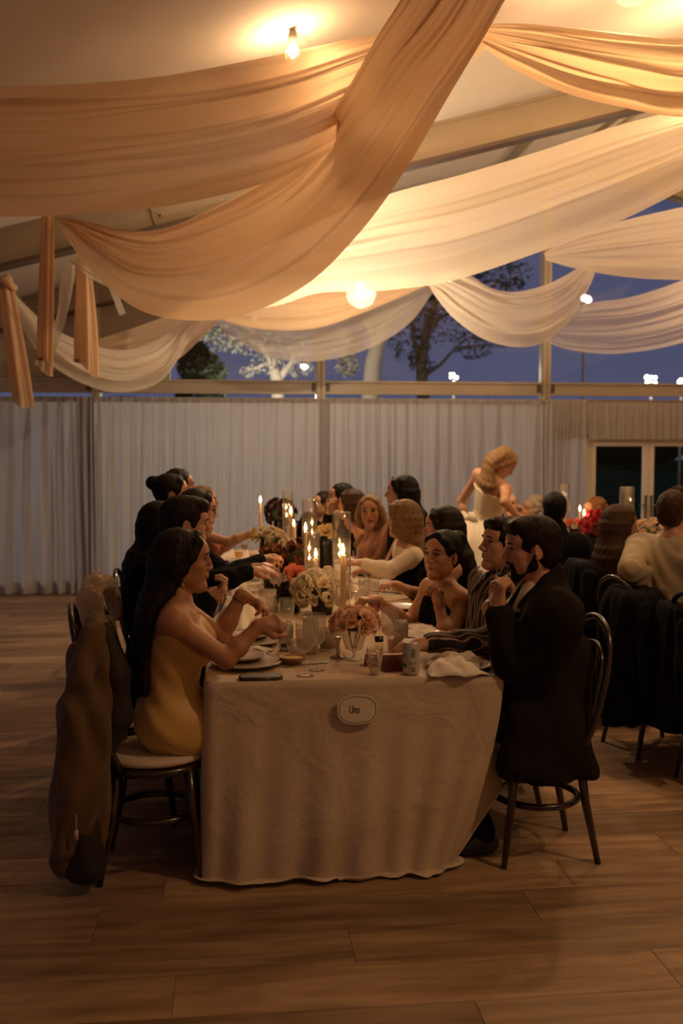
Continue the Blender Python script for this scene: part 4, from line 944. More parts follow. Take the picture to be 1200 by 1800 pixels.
person('dark haired seated guest in a black jacket, close behind the woman in yellow', -.40, 4.50, 0, atY(326, 922, 4.50), 8, -.12, 0, False, SK_FR, rh=atY(362, 1052, 4.38), re=atY(330, 1120, 4.30), lh=atY(372, 1040, 4.5), le=atY(345, 1110, 4.8),
       rhd=((.9, .2, .4), (0, .3, 1)), curl=(.7, .8), hair=('quiff', H_DBR, dict(vol=.016)), garments=[jacket(C_BLACK), TROU], vox=.009, hvox=.005)
person('seated guest in black with long black hair leaning back, third in the left row', -.42, 5.10, 0, atY(285, 925, 5.1), 5, 0, 0, True, SK_FR, rh=atY(422, 1010, 4.95), re=atY(385, 1022, 4.9), lh=atY(440, 1000, 5.3), curl=(.4, .3), rhd=((.9, .1, .1), (0, .4, -1)),
       hair=('long', H_BLK, dict(len=.5, back=.10, spread=.14, vol=.015)), garments=[jacket(C_BLACK), TROU], extra=lambda i: cuff(i, 1, C_WHT), eyes=False)
person('seated guest in dark clothes with glasses, fourth in the left row', -.33, 5.72, 0, atY(348, 897, 5.75), 3, -.1, 0, True, SK_FR, rh=atY(460, 985, 5.7), re=atY(400, 1010, 5.6), lh=atY(455, 990, 5.9), curl=(.5, .5), glasses=True,
       hair=('long', H_DBR, dict(len=.36, back=.08, vol=.008)), garments=[jacket(C_NAVY), TROU])
person('seated guest in black with a round dark bun, far along the left row', -.42, 6.35, 0, atY(303, 868, 6.35), 0, .05, 0, True, SK_FR, hair=('bun', H_BLK, dict(vol=.02)), garments=[jacket(C_BLACK), TROU], eyes=False)
person('seated man with short black hair whose head rises highest in the left row', -.42, 7.0, 0, atY(316, 856, 7.0), 5, -.05, 0, False, SK_TN, hair=('short', H_BLK, dict(vol=.012)), garments=[jacket(C_BLACK), TROU], eyes=False)
person('blonde seated woman in a rust strappy top, farthest in the left row', -.27, 7.75, 0, atY(358, 882, 7.65), -3, 0, 0, True, SK_TN, rh=atY(432, 942, 7.5), re=atY(392, 950, 7.5), lh=atY(425, 945, 7.8), rhd=((1, 0, .1), (0, 0, -1)),
       hair=('bun', H_DBL, dict(vol=.008)), garments=[dict(n='top', m=C_RUST, o=.008, top=.78), TROU], eyes=False)
# --- right row -----------------------------------------------------------------------
def x2(inf): collar_band(inf, C_WHT); lapels(inf, C_CHAR); cuff(inf, 0, C_WHT, .037)
def x2b(inf):
    x2(inf); A = inf['A']; Pm = inf['Pm']
    a = Pm(-.083, -.002, -.040); MB().tube([a + np.array([.006 * cos(t), .0, .006 * sin(t) - .004]) for t in np.linspace(0, 2 * pi, 12)[:-1]], .0016, 6, closed=True).build('earring', M_GOLD, inf['root'])
person('bearded man in a black suit, chin on his hand, near right corner', 1.21, 3.88, 180, atY(934, 965, 3.84), 176, -.10, 0, False, SK_FR,
       lh=atY(876, 1070, 3.74), le=atY(897, 1166, 3.72), lhd=((-.02, .10, 1), (.95, .35, .1)), rh=atY(868, 1100, 4.1), re=atY(905, 1165, 4.1), rhd=((-.3, .2, .9), (.5, 0, -.3)),
       hair=('quiff', H_DBR, dict(vol=.014, line=.004)), beard=H_DBR, vox=.0085, hvox=.0034, curl=(.95, .8), hs=1.06, seatz=.475, sw=.205, hk=1.03, hfwd=.035, extra=x2b,
       garments=[dict(n='shirt', m=C_STRIPE, o=.012, bot=-.05, top=1.0, fold=.002), dict(n='jacket', m=C_CHAR, o=.026, bot=-.22, sleeve=.93, zcut=.335, fold=.004, caps=[([-.13,-.02,.0],[-.16,.0,-.22],.09,.09),([-.10,.08,.02],[-.18,.12,-.16],.09,.06),([-.05,-.12,.25],[-.06,-.13,.0],.09,.10),([.05,-.12,.25],[.06,-.13,.0],.09,.10),([-.12, -.06, .0], [-.15, -.15, -.20], .08, .06), ([.10, -.06, -.0], [.11, -.12, -.17], .085, .06), ([-.16, .04, -.0], [-.19, .05, -.19], .06, .055), ([-.15, .0, .2], [-.17, -.06, -.1], .05, .07), ([-.14, .10, 0], [-.17, .16, -.17], .05, .045)]), trousers(C_BLACK)], kx=.05, fy=.17)
person('young man in a brown and black striped shirt, arm along the table', 1.16, 4.50, 180, atY(884, 958, 4.45), 190, .10, 0, False, SK_FR,
       lh=atY(748, 1132, 4.02), le=atY(845, 1140, 4.02), lhd=((-1, -.05, .02), (0, .2, -1)), rh=atY(800, 1120, 4.6), re=atY(850, 1130, 4.7), hair=('quiff', H_DBR, dict(vol=.014)), vox=.009, hvox=.0038, curl=(.45, .5), tw=.3,
       garments=[dict(n='shirt', m=C_STRIPE, o=.012, bot=-.1, collar=True, sleeve=.96, fold=.005, vox=.0065), TROU], beard=None, extra=lambda i: collar_band(i, C_STRIPE))
person('young woman in a black top resting her chin on her hand', 1.18, 4.98, 180, atY(777, 976, 4.86), 220, .02, -.04, True, SK_OL,
       lh=atY(772, 1066, 4.72), le=atY(786, 1130, 4.60), lhd=((-.10, .0, .8), (-.7, -.2, -.3)), rh=atY(664, 1056, 4.84), re=atY(726, 1084, 4.98), rhd=((-.95, -.1, .1), (0, 0, -1)),
       hair=('bun', H_BLK, dict(vol=.012)), vox=.0075, hvox=.0036, curl=(.45, .85), hcurls=((.85, .85, .8, .75), None), tw=.35, extra=lambda i: MB().tube([i['Pm'](.02, -.11, .03), i['Pm'](-.02, -.19, .0)], .004, 6).build('hair_pin', M_SHOE, i['root']),
       garments=[dict(n='halter_top', m=C_BLACK, o=.008, top=.74, tilt=-.7, tcaps=[((.62, -.062, .075), (.98, -.045, .050), .068, .024), ((.62, .062, .075), (.98, .045, .050), .068, .024)]), TROU])
person('woman with long dark hair, directly behind the woman resting her chin', 1.2, 5.68, 180, atY(778, 928, 5.6), 170, -.05, 0, True, SK_FR, rh=atY(700, 1030, 5.7), hair=('long', H_DBR, dict(len=.5, back=.09, vol=.012)), garments=[dict(n='top', m=C_BLACK, o=.010, top=.86), TROU], eyes=False)
person('woman with long brown hair seen from behind, in a white jumper', 1.2, 6.25, 180, atY(708, 912, 6.2), 140, 0, 0, True, SK_FR, rh=atY(655, 1005, 6.5), lh=atY(642, 992, 6.0), le=atY(684, 1004, 5.92), hair=('long', H_DBL, dict(len=.46, back=.06, vol=.008, spread=.10)),
       garments=[dict(n='jumper', m=C_WSWE, o=.013, sleeve=.97, top=1.0), dict(n='waistcoat', m=C_BLACK, o=.022, top=.86, bot=-.1), TROU], eyes=False)
person('guest with loose black hair in left profile, behind the white jumper', 1.2, 6.95, 180, atY(705, 866, 6.9), 172, 0, 0, False, SK_FR, hair=('long', H_BLK, dict(len=.42, back=.10, vol=.014)), garments=[dict(n='top', m=C_BLACK, o=.012), TROU], eyes=False)
person('smiling woman with long blonde hair facing the camera, in the right row', 1.22, 7.5, 190, atY(650, 900, 7.2), 258, -.02, .08, True, SK_FR, rh=atY(620, 985, 7.1), lh=atY(690, 985, 7.1), hair=('long', H_BLD, dict(len=.34, back=-.05, vol=.006, front=110, spread=.10, line=.008)), vox=.009, hvox=.005, mouth=.15,
       garments=[dict(n='top', m=C_WINE, o=.008, top=.72), TROU], tw=-.9)
person('brown haired woman mostly hidden behind the smiling blonde woman', 1.24, 8.1, 180, atY(617, 887, 7.9), 150, 0, 0, True, SK_FR, hair=('long', H_BRN, dict(len=.4, back=.08)), garments=[dict(n='top', m=C_BLACK, o=.01), TROU], eyes=False)
person('man with short dark hair, hand at his chin, far right row end', 1.2, 8.7, 180, atY(598, 876, 8.2), 184, 0, 0, False, SK_TN, lh=atY(578, 908, 8.05), le=atY(590, 945, 8.1), lhd=((-.1, 0, 1), (1, 0, 0)), hair=('short', H_BLK, dict(vol=.016)), garments=[shirt(C_WHT), jacket(C_BLACK), TROU], vox=.009, hvox=.005, curl=(.5, .9))
person('guest in black at the far end of the table, beyond the candles', .62, 9.5, 255, atY(566, 887, 9.3), 200, 0, 0, True, SK_TN, hair=('short', H_DBR, dict(vol=.01)), garments=[dict(n='top', m=C_BLACK, o=.012, sleeve=.9), TROU], eyes=False)
# --- second table --------------------------------------------------------------------
person('guest in a black jacket cut by the right edge of the picture', 2.38, 4.50, 10, atY(1285, 905, 4.5), 20, 0, 0, False, SK_FR, hair=('short', H_BLK), garments=[jacket(C_BLACK), TROU], eyes=False)
person('man in a beige linen shirt, back turned, at the right edge', 2.28, 5.16, 30, atY(1184, 900, 5.2), 42, 0, 0, False, SK_FR, lh=atY(1160, 1035, 5.35), le=atY(1100, 1018, 4.98), hair=('crop', H_BRN, dict(vol=.002)), garments=[dict(n='shirt', m=C_BEI, o=.022, bot=-.1, sleeve=.95, fold=.006, vox=.009), TROU], eyes=False, sw=.20, vox=.009)
person('woman with long wavy brown hair and bare shoulders at the second table', 2.32, 5.86, 10, atY(1090, 922, 5.85), 5, .02, 0, True, SK_TN, rh=atY(1125, 1000, 5.7), hair=('long', H_BRN, dict(len=.5, back=.06, vol=.010, front=100)), garments=[dict(n='dress', m=C_BLACK, o=.009, top=.70, leg=1)], vox=.009, hvox=.0045)
person('man in a black suit seen from behind at the second table', 2.12, 6.82, 60, atY(974, 896, 6.8), 78, 0, 0, False, SK_FR, hair=('short', H_BLK, dict(vol=.010)), garments=[shirt(C_WHT), jacket(C_BLACK), TROU], eyes=False, extra=lambda i: collar_band(i, C_WHT), vox=.009)
person('older man with thin grey hair laughing beside the standing bride', 2.60, 9.50, 250, atY(895, 888, 9.4), 258, .12, 0, False, SK_FR, lh=atY(915, 915, 9.2), lhd=((.1, 0, 1), (-1, -.5, 0)), rh=atY(895, 950, 9.15), hair=('crop', H_GRY, dict(vol=-.001)), mouth=1.0, garments=[shirt(C_WHT), jacket(C_BLACK), TROU], vox=.009, hvox=.005)
person('grey-blonde haired guest low behind the suited man', 3.0, 10.15, 200, atY(936, 893, 10.1), 200, -.2, 0, True, SK_FR, hair=('curly', H_GRY), garments=[dict(n='top', m=C_BEI, o=.01, sleeve=.9), TROU], eyes=False)
person('woman with short curly auburn hair facing left in front of the glazed door', 3.42, 9.4, 190, atY(1043, 898, 9.3), 185, -.05, 0, True, SK_FR, hair=('curly', H_AUB), garments=[dict(n='top', m=C_BLACK, o=.01, sleeve=.9), TROU], eyes=False)
person('dark haired guest half hidden at the right edge behind the beige shirt', 4.15, 8.5, 180, atY(1188, 878, 8.4), 200, 0, 0, False, SK_FR, hair=('short', H_DBR), garments=[jacket(C_BLACK), TROU], eyes=False)
def bride_extra(inf):
    P, root = inf['P'], inf['root']; n = 90; rows = 16; V = []; Fc = []
    for j in range(rows):
        t = j / (rows - 1); z = P[2] + .115 - (P[2] + .105) * t; r0 = .135 + .10 * min(1, t * 5) ** .6 + .26 * t
        for i in range(n):
            a = 2 * pi * i / n; f = .035 * min(1, t * 3) * sin(13 * a + 1.2 * sin(3 * a)) + .012 * sin(29 * a + 2); V.append((P[0] + (r0 + f * (.4 + t)) * cos(a), P[1] - .0 + (r0 * .92 + f * (.4 + t)) * sin(a), z))
    for j in range(rows - 1):
        for i in range(n): Fc.append((j * n + i, (j + 1) * n + i, (j + 1) * n + (i + 1) % n, j * n + (i + 1) % n))
    MB().add(V, Fc).build('skirt', C_IVORY, root)
    bw = MB(); c = P + np.array([-.05, -.17, .10])
    for s_ in (-1, 1):
        bw.ball(c + np.array([s_ * .060, 0, .012]), (.058, .018, .040), 12, mtx=Matrix.Rotation(s_ * .4, 3, 'Y')); bw.tube([c, c + np.array([s_ * .05, -.02, -.10]), c + np.array([s_ * .08, -.02, -.26])], [.018, .045, .06], 10, flat=.35)
    bw.ball(c, (.028, .03, .032), 10).build('bow', C_IVORY, root)
    A, fw = inf['A'], inf['fw']; lc = MB()
    for q in range(9): lc.ball(A(.30 + q * .055, 0, -.115), .006, 6)
    lc.build('back_button', C_IVORY, root)
person('bride in a white strapless gown with a bow, standing and bending forward', 2.20, 8.62, 30, atY(884, 814, 8.35), -12, -.75, 0, True, SK_FR, standing=True, rh=atY(906, 905, 8.3), re=atY(888, 870, 8.2), lh=atY(815, 905, 8.7), le=atY(808, 885, 8.75), vox=.009, hvox=.0048,
       hair=('long', H_BLD, dict(len=.20, back=.05, vol=.010, front=70, spread=.085, n=18)), extra=bride_extra, fem_bust=.9, hk=1.05, sw=.165,
       garments=[dict(n='corset', m=C_IVORY, o=.010, top=.78, bot=.05, fold=.001)])
# ================================================================== tables, chairs, tableware
def linen_mat():
    m = mat('natural_linen', (.58, .455, .335), .9, bump=.0, sheen=.15); t = m.node_tree; N = t.nodes.new; L = t.links.new; b = t.nodes['Principled BSDF']
    co = N('ShaderNodeTexCoord'); n1 = N('ShaderNodeTexNoise'); n1.inputs['Scale'].default_value = 4.5; n1.inputs['Detail'].default_value = 6; n1.inputs['Roughness'].default_value = .5; n1.inputs['Distortion'].default_value = .5
    n2 = N('ShaderNodeTexNoise'); n2.inputs['Scale'].default_value = 330; mp = N('ShaderNodeMapping'); mp.inputs['Scale'].default_value = (1, 1, .25)
    L(co.outputs['Object'], n1.inputs[0]); L(co.outputs['Object'], mp.inputs[0]); L(mp.outputs[0], n2.inputs[0])
    b1 = N('ShaderNodeBump'); b1.inputs['Strength'].default_value = .75; b1.inputs['Distance'].default_value = .03; b2 = N('ShaderNodeBump'); b2.inputs['Strength'].default_value = .25; b2.inputs['Distance'].default_value = .001
    L(n1.outputs[0], b1.inputs['Height']); L(n2.outputs[0], b2.inputs['Height']); L(b1.outputs[0], b2.inputs['Normal']); L(b2.outputs[0], b.inputs['Normal']); return m
M_LIN = linen_mat()
M_NAP = mat('white_napkin', (.72, .64, .55), .85, bump=.3, bscale=40); M_CER = mat('stone_ceramic', (.50, .42, .35), .3, coat=.3, var=.05); M_RIM = mat('ceramic_rim', (.22, .13, .08), .35)
M_BENT = mat('dark_bentwood', (.030, .014, .009), .22, coat=.5, var=.3, vscale=10); M_CUSH = mat('cream_cushion', (.62, .50, .42), .85, bump=.2)
M_GL = thin_glass('table_glass', (.98, .96, .93), .09, .95, .04, .03); M_GLR = thin_glass('ribbed_glass', (.95, .92, .87), .18, .95, .12, .20); M_CYL = thin_glass('hurricane_glass', (.99, .98, .96), .085, 1, .05, .01)
M_WAT = thin_glass('drink_water', (.90, .86, .78), .12, .6, .03); M_RED = thin_glass('drink_red', (.62, .16, .06), .06, .5, .03); M_AMB = thin_glass('drink_amber', (.85, .6, .22), .06, .5, .03)
M_WAX = mat('candle_wax', (.82, .62, .42), .5, sub=.3, trans=.25); M_SIL = mat('silver', (.55, .48, .42), .22, 1); M_WICK = mat('wick', (.02, .02, .02), .9)
M_FLAME = emis('flame', (1, .62, .26), 34); M_BURG = mat('burgundy_card', (.12, .018, .020), .45)
TX0, TX1, TY0, TY1 = -.11, 1.02, 3.70, 8.95
def banquet_table(label, x0, x1, y0, y1, front_pull, clabel):
    t = thing('banquet_table', label, 'table', ((x0 + x1) / 2, (y0 + y1) / 2, 0)); hx, hy = (x1 - x0) / 2 - .01, (y1 - y0) / 2 - .01
    MB().box((0, 0, TZ - .02), (hx, hy, .015)).build('tabletop', mat('plywood', (.3, .2, .12), .6), t, False)
    for sx_ in (-1, 1):
        for k in range(4):
            MB().tube([(sx_ * (.06), -hy + .15 + k * (2 * hy - .3) / 3, TZ - .035), (sx_ * .10, -hy + .15 + k * (2 * hy - .3) / 3, 0)], .018, 8).build('leg', M_SHOE, t)
    # cloth: perimeter of a rounded rectangle, then rings going down; the front falls to the floor and pools, the sides end over the laps
    R_ = .03; per = []
    def seg(a, b, n): return [(a[0] + (b[0] - a[0]) * i / n, a[1] + (b[1] - a[1]) * i / n) for i in range(n)]
    w_ = x1 - x0
    per += [(p, (0, -1)) for p in seg((x0 + R_, y0), (x1 - R_, y0), 150)]
    per += [((x1 - R_ + R_ * sin(a), y0 + R_ - R_ * cos(a)), (sin(a), -cos(a))) for a in [pi / 2 * i / 10 for i in range(10)]]
    per += [(p, (1, 0)) for p in seg((x1, y0 + R_), (x1, y1 - R_), 150)]
    per += [((x1 - R_ + R_ * cos(a), y1 - R_ + R_ * sin(a)), (cos(a), sin(a))) for a in [pi / 2 * i / 6 for i in range(6)]]
    per += [(p, (0, 1)) for p in seg((x1 - R_, y1), (x0 + R_, y1), 60)]
    per += [((x0 + R_ - R_ * sin(a), y1 - R_ + R_ * cos(a)), (-sin(a), cos(a))) for a in [pi / 2 * i / 6 for i in range(6)]]
    per += [(p, (-1, 0)) for p in seg((x0, y1 - R_), (x0, y0 + R_), 150)]
    per += [((x0 + R_ - R_ * cos(a), y0 + R_ - R_ * sin(a)), (-cos(a), -sin(a))) for a in [pi / 2 * i / 10 for i in range(10)]]
    n = len(per); rows = 46; V = []; Fc = []
    def drop(p, nn):
        full = TZ - .004; fr = max(0, min(1, (p[1] - y0 - .02) / .10)); return full * (1 - fr) + .15 * fr
    for j in range(rows + 1):
        for i, (p, nn) in enumerate(per):
            s_ = i / n; d = drop(p, nn); t_ = j / rows; fx = (p[0] - x0) / w_
            front = 1 if d > .5 else .25; ln = d * 1.0 + (.10 * front if front == 1 else 0); L_ = t_ * ln; z = TZ + .004 - L_; o_ = 0
            r0 = .012
            if L_ < r0 * 1.57: a = L_ / r0; z = TZ + .004 - r0 * (1 - cos(a)); o_ = r0 * sin(a)
            else: z = TZ + .004 - r0 - (L_ - r0 * 1.57); o_ = r0
            dd = min(1, max(0, (TZ - z) / TZ)); px_ = p[0] + p[1] * .7
            f = dd ** 1.1 * front * (.010 * sin(px_ * 17 + 1.2 * sin(px_ * 5) + .6 * dd) + .011 * sin(px_ * 41 + 2 * dd) + .016 * sin(px_ * 6.1 + 1 + dd) + .012 * sin(9 * dd + px_ * 7) * dd)
            bow = .05 * front * sin(min(dd, 1) * pi * .5) ** 2
            o2 = o_ + f + bow; x = p[0] + nn[0] * o2; y = p[1] + nn[1] * o2
            if front == 1:
                pull = front_pull * (dd ** 1.7) * max(0, (fx - .55) / .45) ** 1.5; x -= pull; y += pull * .25
            if z < .010:
                ex = .010 - z; z = .008 + .014 * abs(sin(px_ * 13 + ex * 30)) * min(1, ex * 18) + .01 * min(1, ex * 20) * (sin(px_ * 5.2) > .3); x += nn[0] * ex * .30 * (1 + .5 * sin(px_ * 4)); y += nn[1] * ex * .30 * (1 + .6 * sin(px_ * 7.3 + 1)); x += .03 * ex * sin(px_ * 30)
            V.append((x, y, z))
    for j in range(rows):
        for i in range(n): i2 = (i + 1) % n; Fc.append((j * n + i, (j + 1) * n + i, (j + 1) * n + i2, j * n + i2))
    c0 = len(V)                     # top sheet
    GX, GY = 14, 60
    for j in range(GY + 1):
        for i in range(GX + 1):
            x = x0 + R_ * .3 + (w_ - R_ * .6) * i / GX; y = y0 + R_ * .3 + (y1 - y0 - R_ * .6) * j / GY
            V.append((x, y, TZ + .004 + (.0006 * sin(x * 23 + y * 7) if 0 < i < GX and 0 < j < GY else 0)))
    for j in range(GY):
        for i in range(GX): a = c0 + j * (GX + 1) + i; Fc.append((a, a + 1, a + GX + 2, a + GX + 1))
    # close the thin rim between sheet and ring
    c1 = len(V); V += [(p[0] * 1.0, p[1], TZ + .0035) for p, nn in per]; cx, cy = (x0 + x1) / 2, (y0 + y1) / 2
    V += [(p[0] - nn[0] * .05, p[1] - nn[1] * .05, TZ + .0035) for p, nn in per]
    for i in range(n): i2 = (i + 1) % n; Fc.append((c1 + i, c1 + i2, c1 + n + i2, c1 + n + i))
    o = mesh_obj('tablecloth', V, Fc, M_LIN, None, True); tag(o, clabel, 'tablecloth'); return o
banquet_table('long banquet table hidden under the natural linen cloth', TX0, TX1, TY0, TY1, .21, 'natural linen tablecloth falling to the floor at the near table end')
banquet_table('second banquet table on the right, hidden under its cloth', 2.74, 3.78, 4.1, 9.1, .0, 'linen tablecloth of the second table at the right')
# oval table sign
c = atY(628, 1246, TY0 - .030); sg = thing('table_sign', 'oval cream card with a scalloped border hanging on the front of the tablecloth', 'sign', (c.x, c.y - .012, c.z))
M_CARD = mat('card', (.74, .66, .54), .8); M_INK = mat('ink', (.06, .04, .035), .8)
def oval(a, b, n=64, e=2.6): return [(a * abs(cos(t)) ** (2 / e) * (1 if cos(t) >= 0 else -1), b * abs(sin(t)) ** (2 / e) * (1 if sin(t) >= 0 else -1)) for t in [2 * pi * i / n for i in range(n)]]
ov = oval(.0775, .0565); V = [(x, 0, z) for x, z in ov] + [(x, .004, z) for x, z in ov]; n = len(ov)
mesh_obj('card', V, [tuple(range(n))] + [tuple(range(n, 2 * n))[::-1]] + [(i, n + i, n + (i + 1) % n, (i + 1) % n) for i in range(n)], M_CARD, sg)
sc = [(x * (.86 + .035 * abs(sin(i / 128 * 2 * pi * 7))), -.0008, z * (.84 + .05 * abs(sin(i / 128 * 2 * pi * 7)))) for i, (x, z) in enumerate(oval(.0775, .0565, 128))]
MB().tube(sc, .0007, 4, closed=True).build('border_line', M_INK, sg)
tx = bpy.data.curves.new('lettering', 'FONT'); tx.body = 'Uno'; tx.size = .042; tx.extrude = .0002; tx.align_x = 'CENTER'; tx.align_y = 'CENTER'
to = bpy.data.objects.new('lettering', tx); COL.objects.link(to); dg = bpy.context.evaluated_depsgraph_get(); me = bpy.data.meshes.new_from_object(to.evaluated_get(dg)); bpy.data.objects.remove(to)
lo = bpy.data.objects.new('lettering', me); COL.objects.link(lo); me.materials.clear(); me.materials.append(M_INK); lo.parent = sg; lo.location = (-.012, -.0012, .0); lo.rotation_euler = (pi / 2, 0, 0); lo.scale = (.55, 1.05, 1)

# ---- chairs
def make_chair():
    t = thing('bentwood_chair', 'x', 'chair')
    MB().lathe([(0, .405), (.185, .405), (.205, .412), (.208, .425), (.205, .436), (.18, .440), (0, .440)], n=32).build('seat_ring', M_BENT, t)
    MB().lathe([(0, .440), (.17, .440), (.200, .447), (.208, .458), (.200, .470), (.16, .475), (0, .473)], n=32).build('cushion', M_CUSH, t)
    for x, y, fx, fy in ((-.14, .13, -.17, .18), (.14, .13, .17, .18), (-.145, -.13, -.175, -.20), (.145, -.13, .175, -.20)):
        MB().tube([(x, y, .43), (x + (fx - x) * .4, y + (fy - y) * .3, .25), (fx, fy, 0)], [.019, .017, .012], 10).build('leg', M_BENT, t)
    MB().tube([(.165 * cos(a), .165 * sin(a) + -.005, .23) for a in [2 * pi * i / 28 for i in range(28)]], .014, 8, closed=True).build('stretcher', M_BENT, t)
    hoop = [(-.175, -.115, .43), (-.19, -.17, .56), (-.197, -.205, .70), (-.185, -.228, .82), (-.14, -.243, .90), (-.07, -.250, .938), (0, -.252, .95)]
    hoop = hoop + [(-x, y, z) for x, y, z in hoop[-2::-1]]; MB().tube(spline(hoop, 36), .0135, 10).build('back_hoop', M_BENT, t)
    hp = [(-.10, -.165, .445), (-.115, -.19, .58), (-.122, -.212, .70), (-.105, -.232, .79), (-.05, -.242, .835), (0, -.244, .845)]
    hp = hp + [(-x, y, z) for x, y, z in hp[-2::-1]]; MB().tube(spline(hp, 30), .0105, 8).build('inner_hoop', M_BENT, t)
    return t
ch0 = make_chair(); used = [False]
def chair(x, y, az, label, group):
    o = ch0 if not used[0] else copy_tree(ch0); used[0] = True
    o.location = (x, y, 0); o.rotation_euler = (0, 0, radians(az - 90)); o['label'] = label; o['group'] = group
    return o
GL, GR, G2 = 'bentwood chairs on the left of the near table', 'bentwood chairs on the right of the near table', 'bentwood chairs at the second table'
for (x, y, az, l) in [(-.31, 3.86, 0, 'bentwood chair with a cream cushion under the woman in the yellow dress'), (-.46, 4.42, 6, 'bentwood chair whose twin hoops show left of the brown coat'), (-.43, 5.06, 0, 'bentwood chair with the fluffy throw over its back'),
                      (-.42, 5.72, 0, 'bentwood chair under the guest with glasses'), (-.43, 6.35, 0, 'bentwood chair under the guest with the round bun'), (-.43, 7.0, 0, 'bentwood chair under the tallest man in the left row'), (-.30, 7.75, 0, 'bentwood chair under the blonde woman in rust')]:
    chair(x, y, az, l, GL)
for (x, y, az, l) in [(1.20, 3.86, 182, 'bentwood chair under the bearded man in the black suit'), (1.17, 4.50, 180, 'bentwood chair under the young man in the striped shirt'), (1.22, 5.02, 180, 'bentwood chair under the woman in the black halter top'),
                      (1.22, 5.68, 180, 'bentwood chair under the woman whose dark hair hides her face'), (1.22, 6.25, 180, 'bentwood chair under the woman in the white jumper'), (1.22, 6.95, 180, 'bentwood chair under the guest with loose black hair'), (1.24, 7.5, 190, 'bentwood chair under the smiling blonde woman'),
                      (1.26, 8.1, 180, 'bentwood chair behind the smiling blonde woman'), (1.22, 8.7, 180, 'bentwood chair at the far right corner of the near table'), (.62, 9.45, 270, 'bentwood chair at the far end of the near table')]:
    chair(x, y, az, l, GR)
for (x, y, az, l) in [(2.38, 4.50, 5, 'bentwood chair cut by the right edge of the picture, its hoop catching the light'), (2.26, 5.16, 10, 'bentwood chair under the man in the beige shirt'), (2.32, 5.86, 5, 'bentwood chair under the woman with wavy brown hair'), (2.10, 6.82, 20, 'bentwood chair under the suited man seen from behind'),
                      (2.58, 9.50, 260, 'bentwood chair under the laughing older man'), (3.42, 9.42, 190, 'bentwood chair under the curly haired woman'), (4.15, 8.5, 180, 'bentwood chair under the half hidden guest at the right edge'), (3.0, 10.2, 220, 'bentwood chair under the grey-blonde guest')]:
    chair(x, y, az, l, G2)
# coats and throws on the chairs
M_COAT = mat('brown_coat', (.11, .055, .022), .85, bump=.4, bscale=50, sheen=.2); M_COATD = mat('dark_coat_lining', (.022, .014, .010), .8)
def pt(px, py, Y): return np.array(atY(px, py, Y))
ct = thing('coat', 'brown coat hanging over the back of the near left chair', 'coat', (-.58, 3.80, 0)); off = np.array([-.58, 3.80, 0]); C_ = Sdf(); q = lambda a, b, Y: pt(a, b, Y) - off
C_.path([q(172, 1092, 3.86), q(160, 1160, 3.74), q(150, 1260, 3.70), q(142, 1380, 3.68), q(136, 1500, 3.68)], [.040, .075, .095, .105, .095], k=.05)
C_.path([q(190, 1100, 3.95), q(196, 1190, 3.95), q(186, 1300, 3.94), q(172, 1420, 3.92)], [.035, .055, .065, .06], k=.05)
C_.path([q(166, 1110, 3.68), q(140, 1200, 3.62), q(126, 1290, 3.60), q(122, 1400, 3.60), q(118, 1490, 3.61)], [.040, .052, .050, .046, .046], k=.012)
C_.path([q(186, 1280, 3.66), q(178, 1380, 3.64), q(176, 1470, 3.64), q(170, 1525, 3.64)], [.018, .026, .024, .012], k=.01)
C_.mesh('shell', [M_COAT], ct, .0075, None, lambda x, y, z: .007 * np.sin(x * 55 + y * 30 + 3 * np.sin(z * 9)) + .004 * np.sin(z * 23 + x * 31 + y * 41))
D_ = Sdf(); D_.path([q(185, 1112, 3.80), q(200, 1180, 3.74), q(205, 1260, 3.74), q(196, 1310, 3.74)], [.035, .055, .05, .03], k=.04); D_.path([q(150, 1400, 3.66), q(150, 1520, 3.64)], [.06, .075], k=.03)
D_.mesh('lining', [M_COATD], ct, .009, None, lambda x, y, z: .005 * np.sin(x * 45 + z * 13))
MB().tube([q(134, 1432, 3.56), q(134, 1460, 3.555)], .002, 6).box(q(134, 1468, 3.555), (.007, .003, .018)).build('zip_pull', mat('pull', (.6, .42, .33), .5), ct)
MB().tube([q(165, 1098, 3.70), q(160, 1108, 3.66), q(166, 1125, 3.64), q(176, 1140, 3.66)], .006, 8).build('hanging_loop', M_COATD, ct)
fz = thing('throw', 'fluffy cream sheepskin throw over a chair back in the left row', 'throw', (-.66, 4.95, 0)); off = np.array([-.66, 4.95, 0])
Fq = Sdf(); Fq.path([q(152, 1088, 4.80), q(155, 1050, 4.80), q(168, 1026, 4.84), q(188, 1028, 4.92), q(200, 1055, 4.98), q(206, 1082, 5.0)], [.036, .048, .046, .040, .034, .028], k=.012); Fq.path([q(160, 1045, 4.80), q(168, 1090, 4.82), q(178, 1140, 4.84)], [.046, .040, .022], k=.02)
M_FUR = mat('sheepskin', (.80, .66, .50), 1, bump=1, bscale=90, sheen=.5)
fo_ = Fq.mesh('pelt', [M_FUR], fz, .009, None, lambda x, y, z: .004 * np.sin(x * 90 + 2 * np.sin(z * 60)) * np.sin(z * 80 + y * 40))
g = np.random.default_rng(2); vs = np.array([v.co[:] for v in fo_.data.vertices]); ns = np.array([v.normal[:] for v in fo_.data.vertices]); sel = g.choice(len(vs), min(len(vs), 2600), replace=False); V = []; Fc = []
for s_ in list(sel) * 2:
    a = vs[s_] + g.normal(size=3) * .003; d = nrm(ns[s_] + g.normal(size=3) * .45 + np.array([0, 0, -.3])) * g.uniform(.008, .015); b = nrm(np.cross(d, g.normal(size=3))) * .0016; k = len(V); V += [a - b, a + b, a + d]; Fc.append((k, k + 1, k + 2))
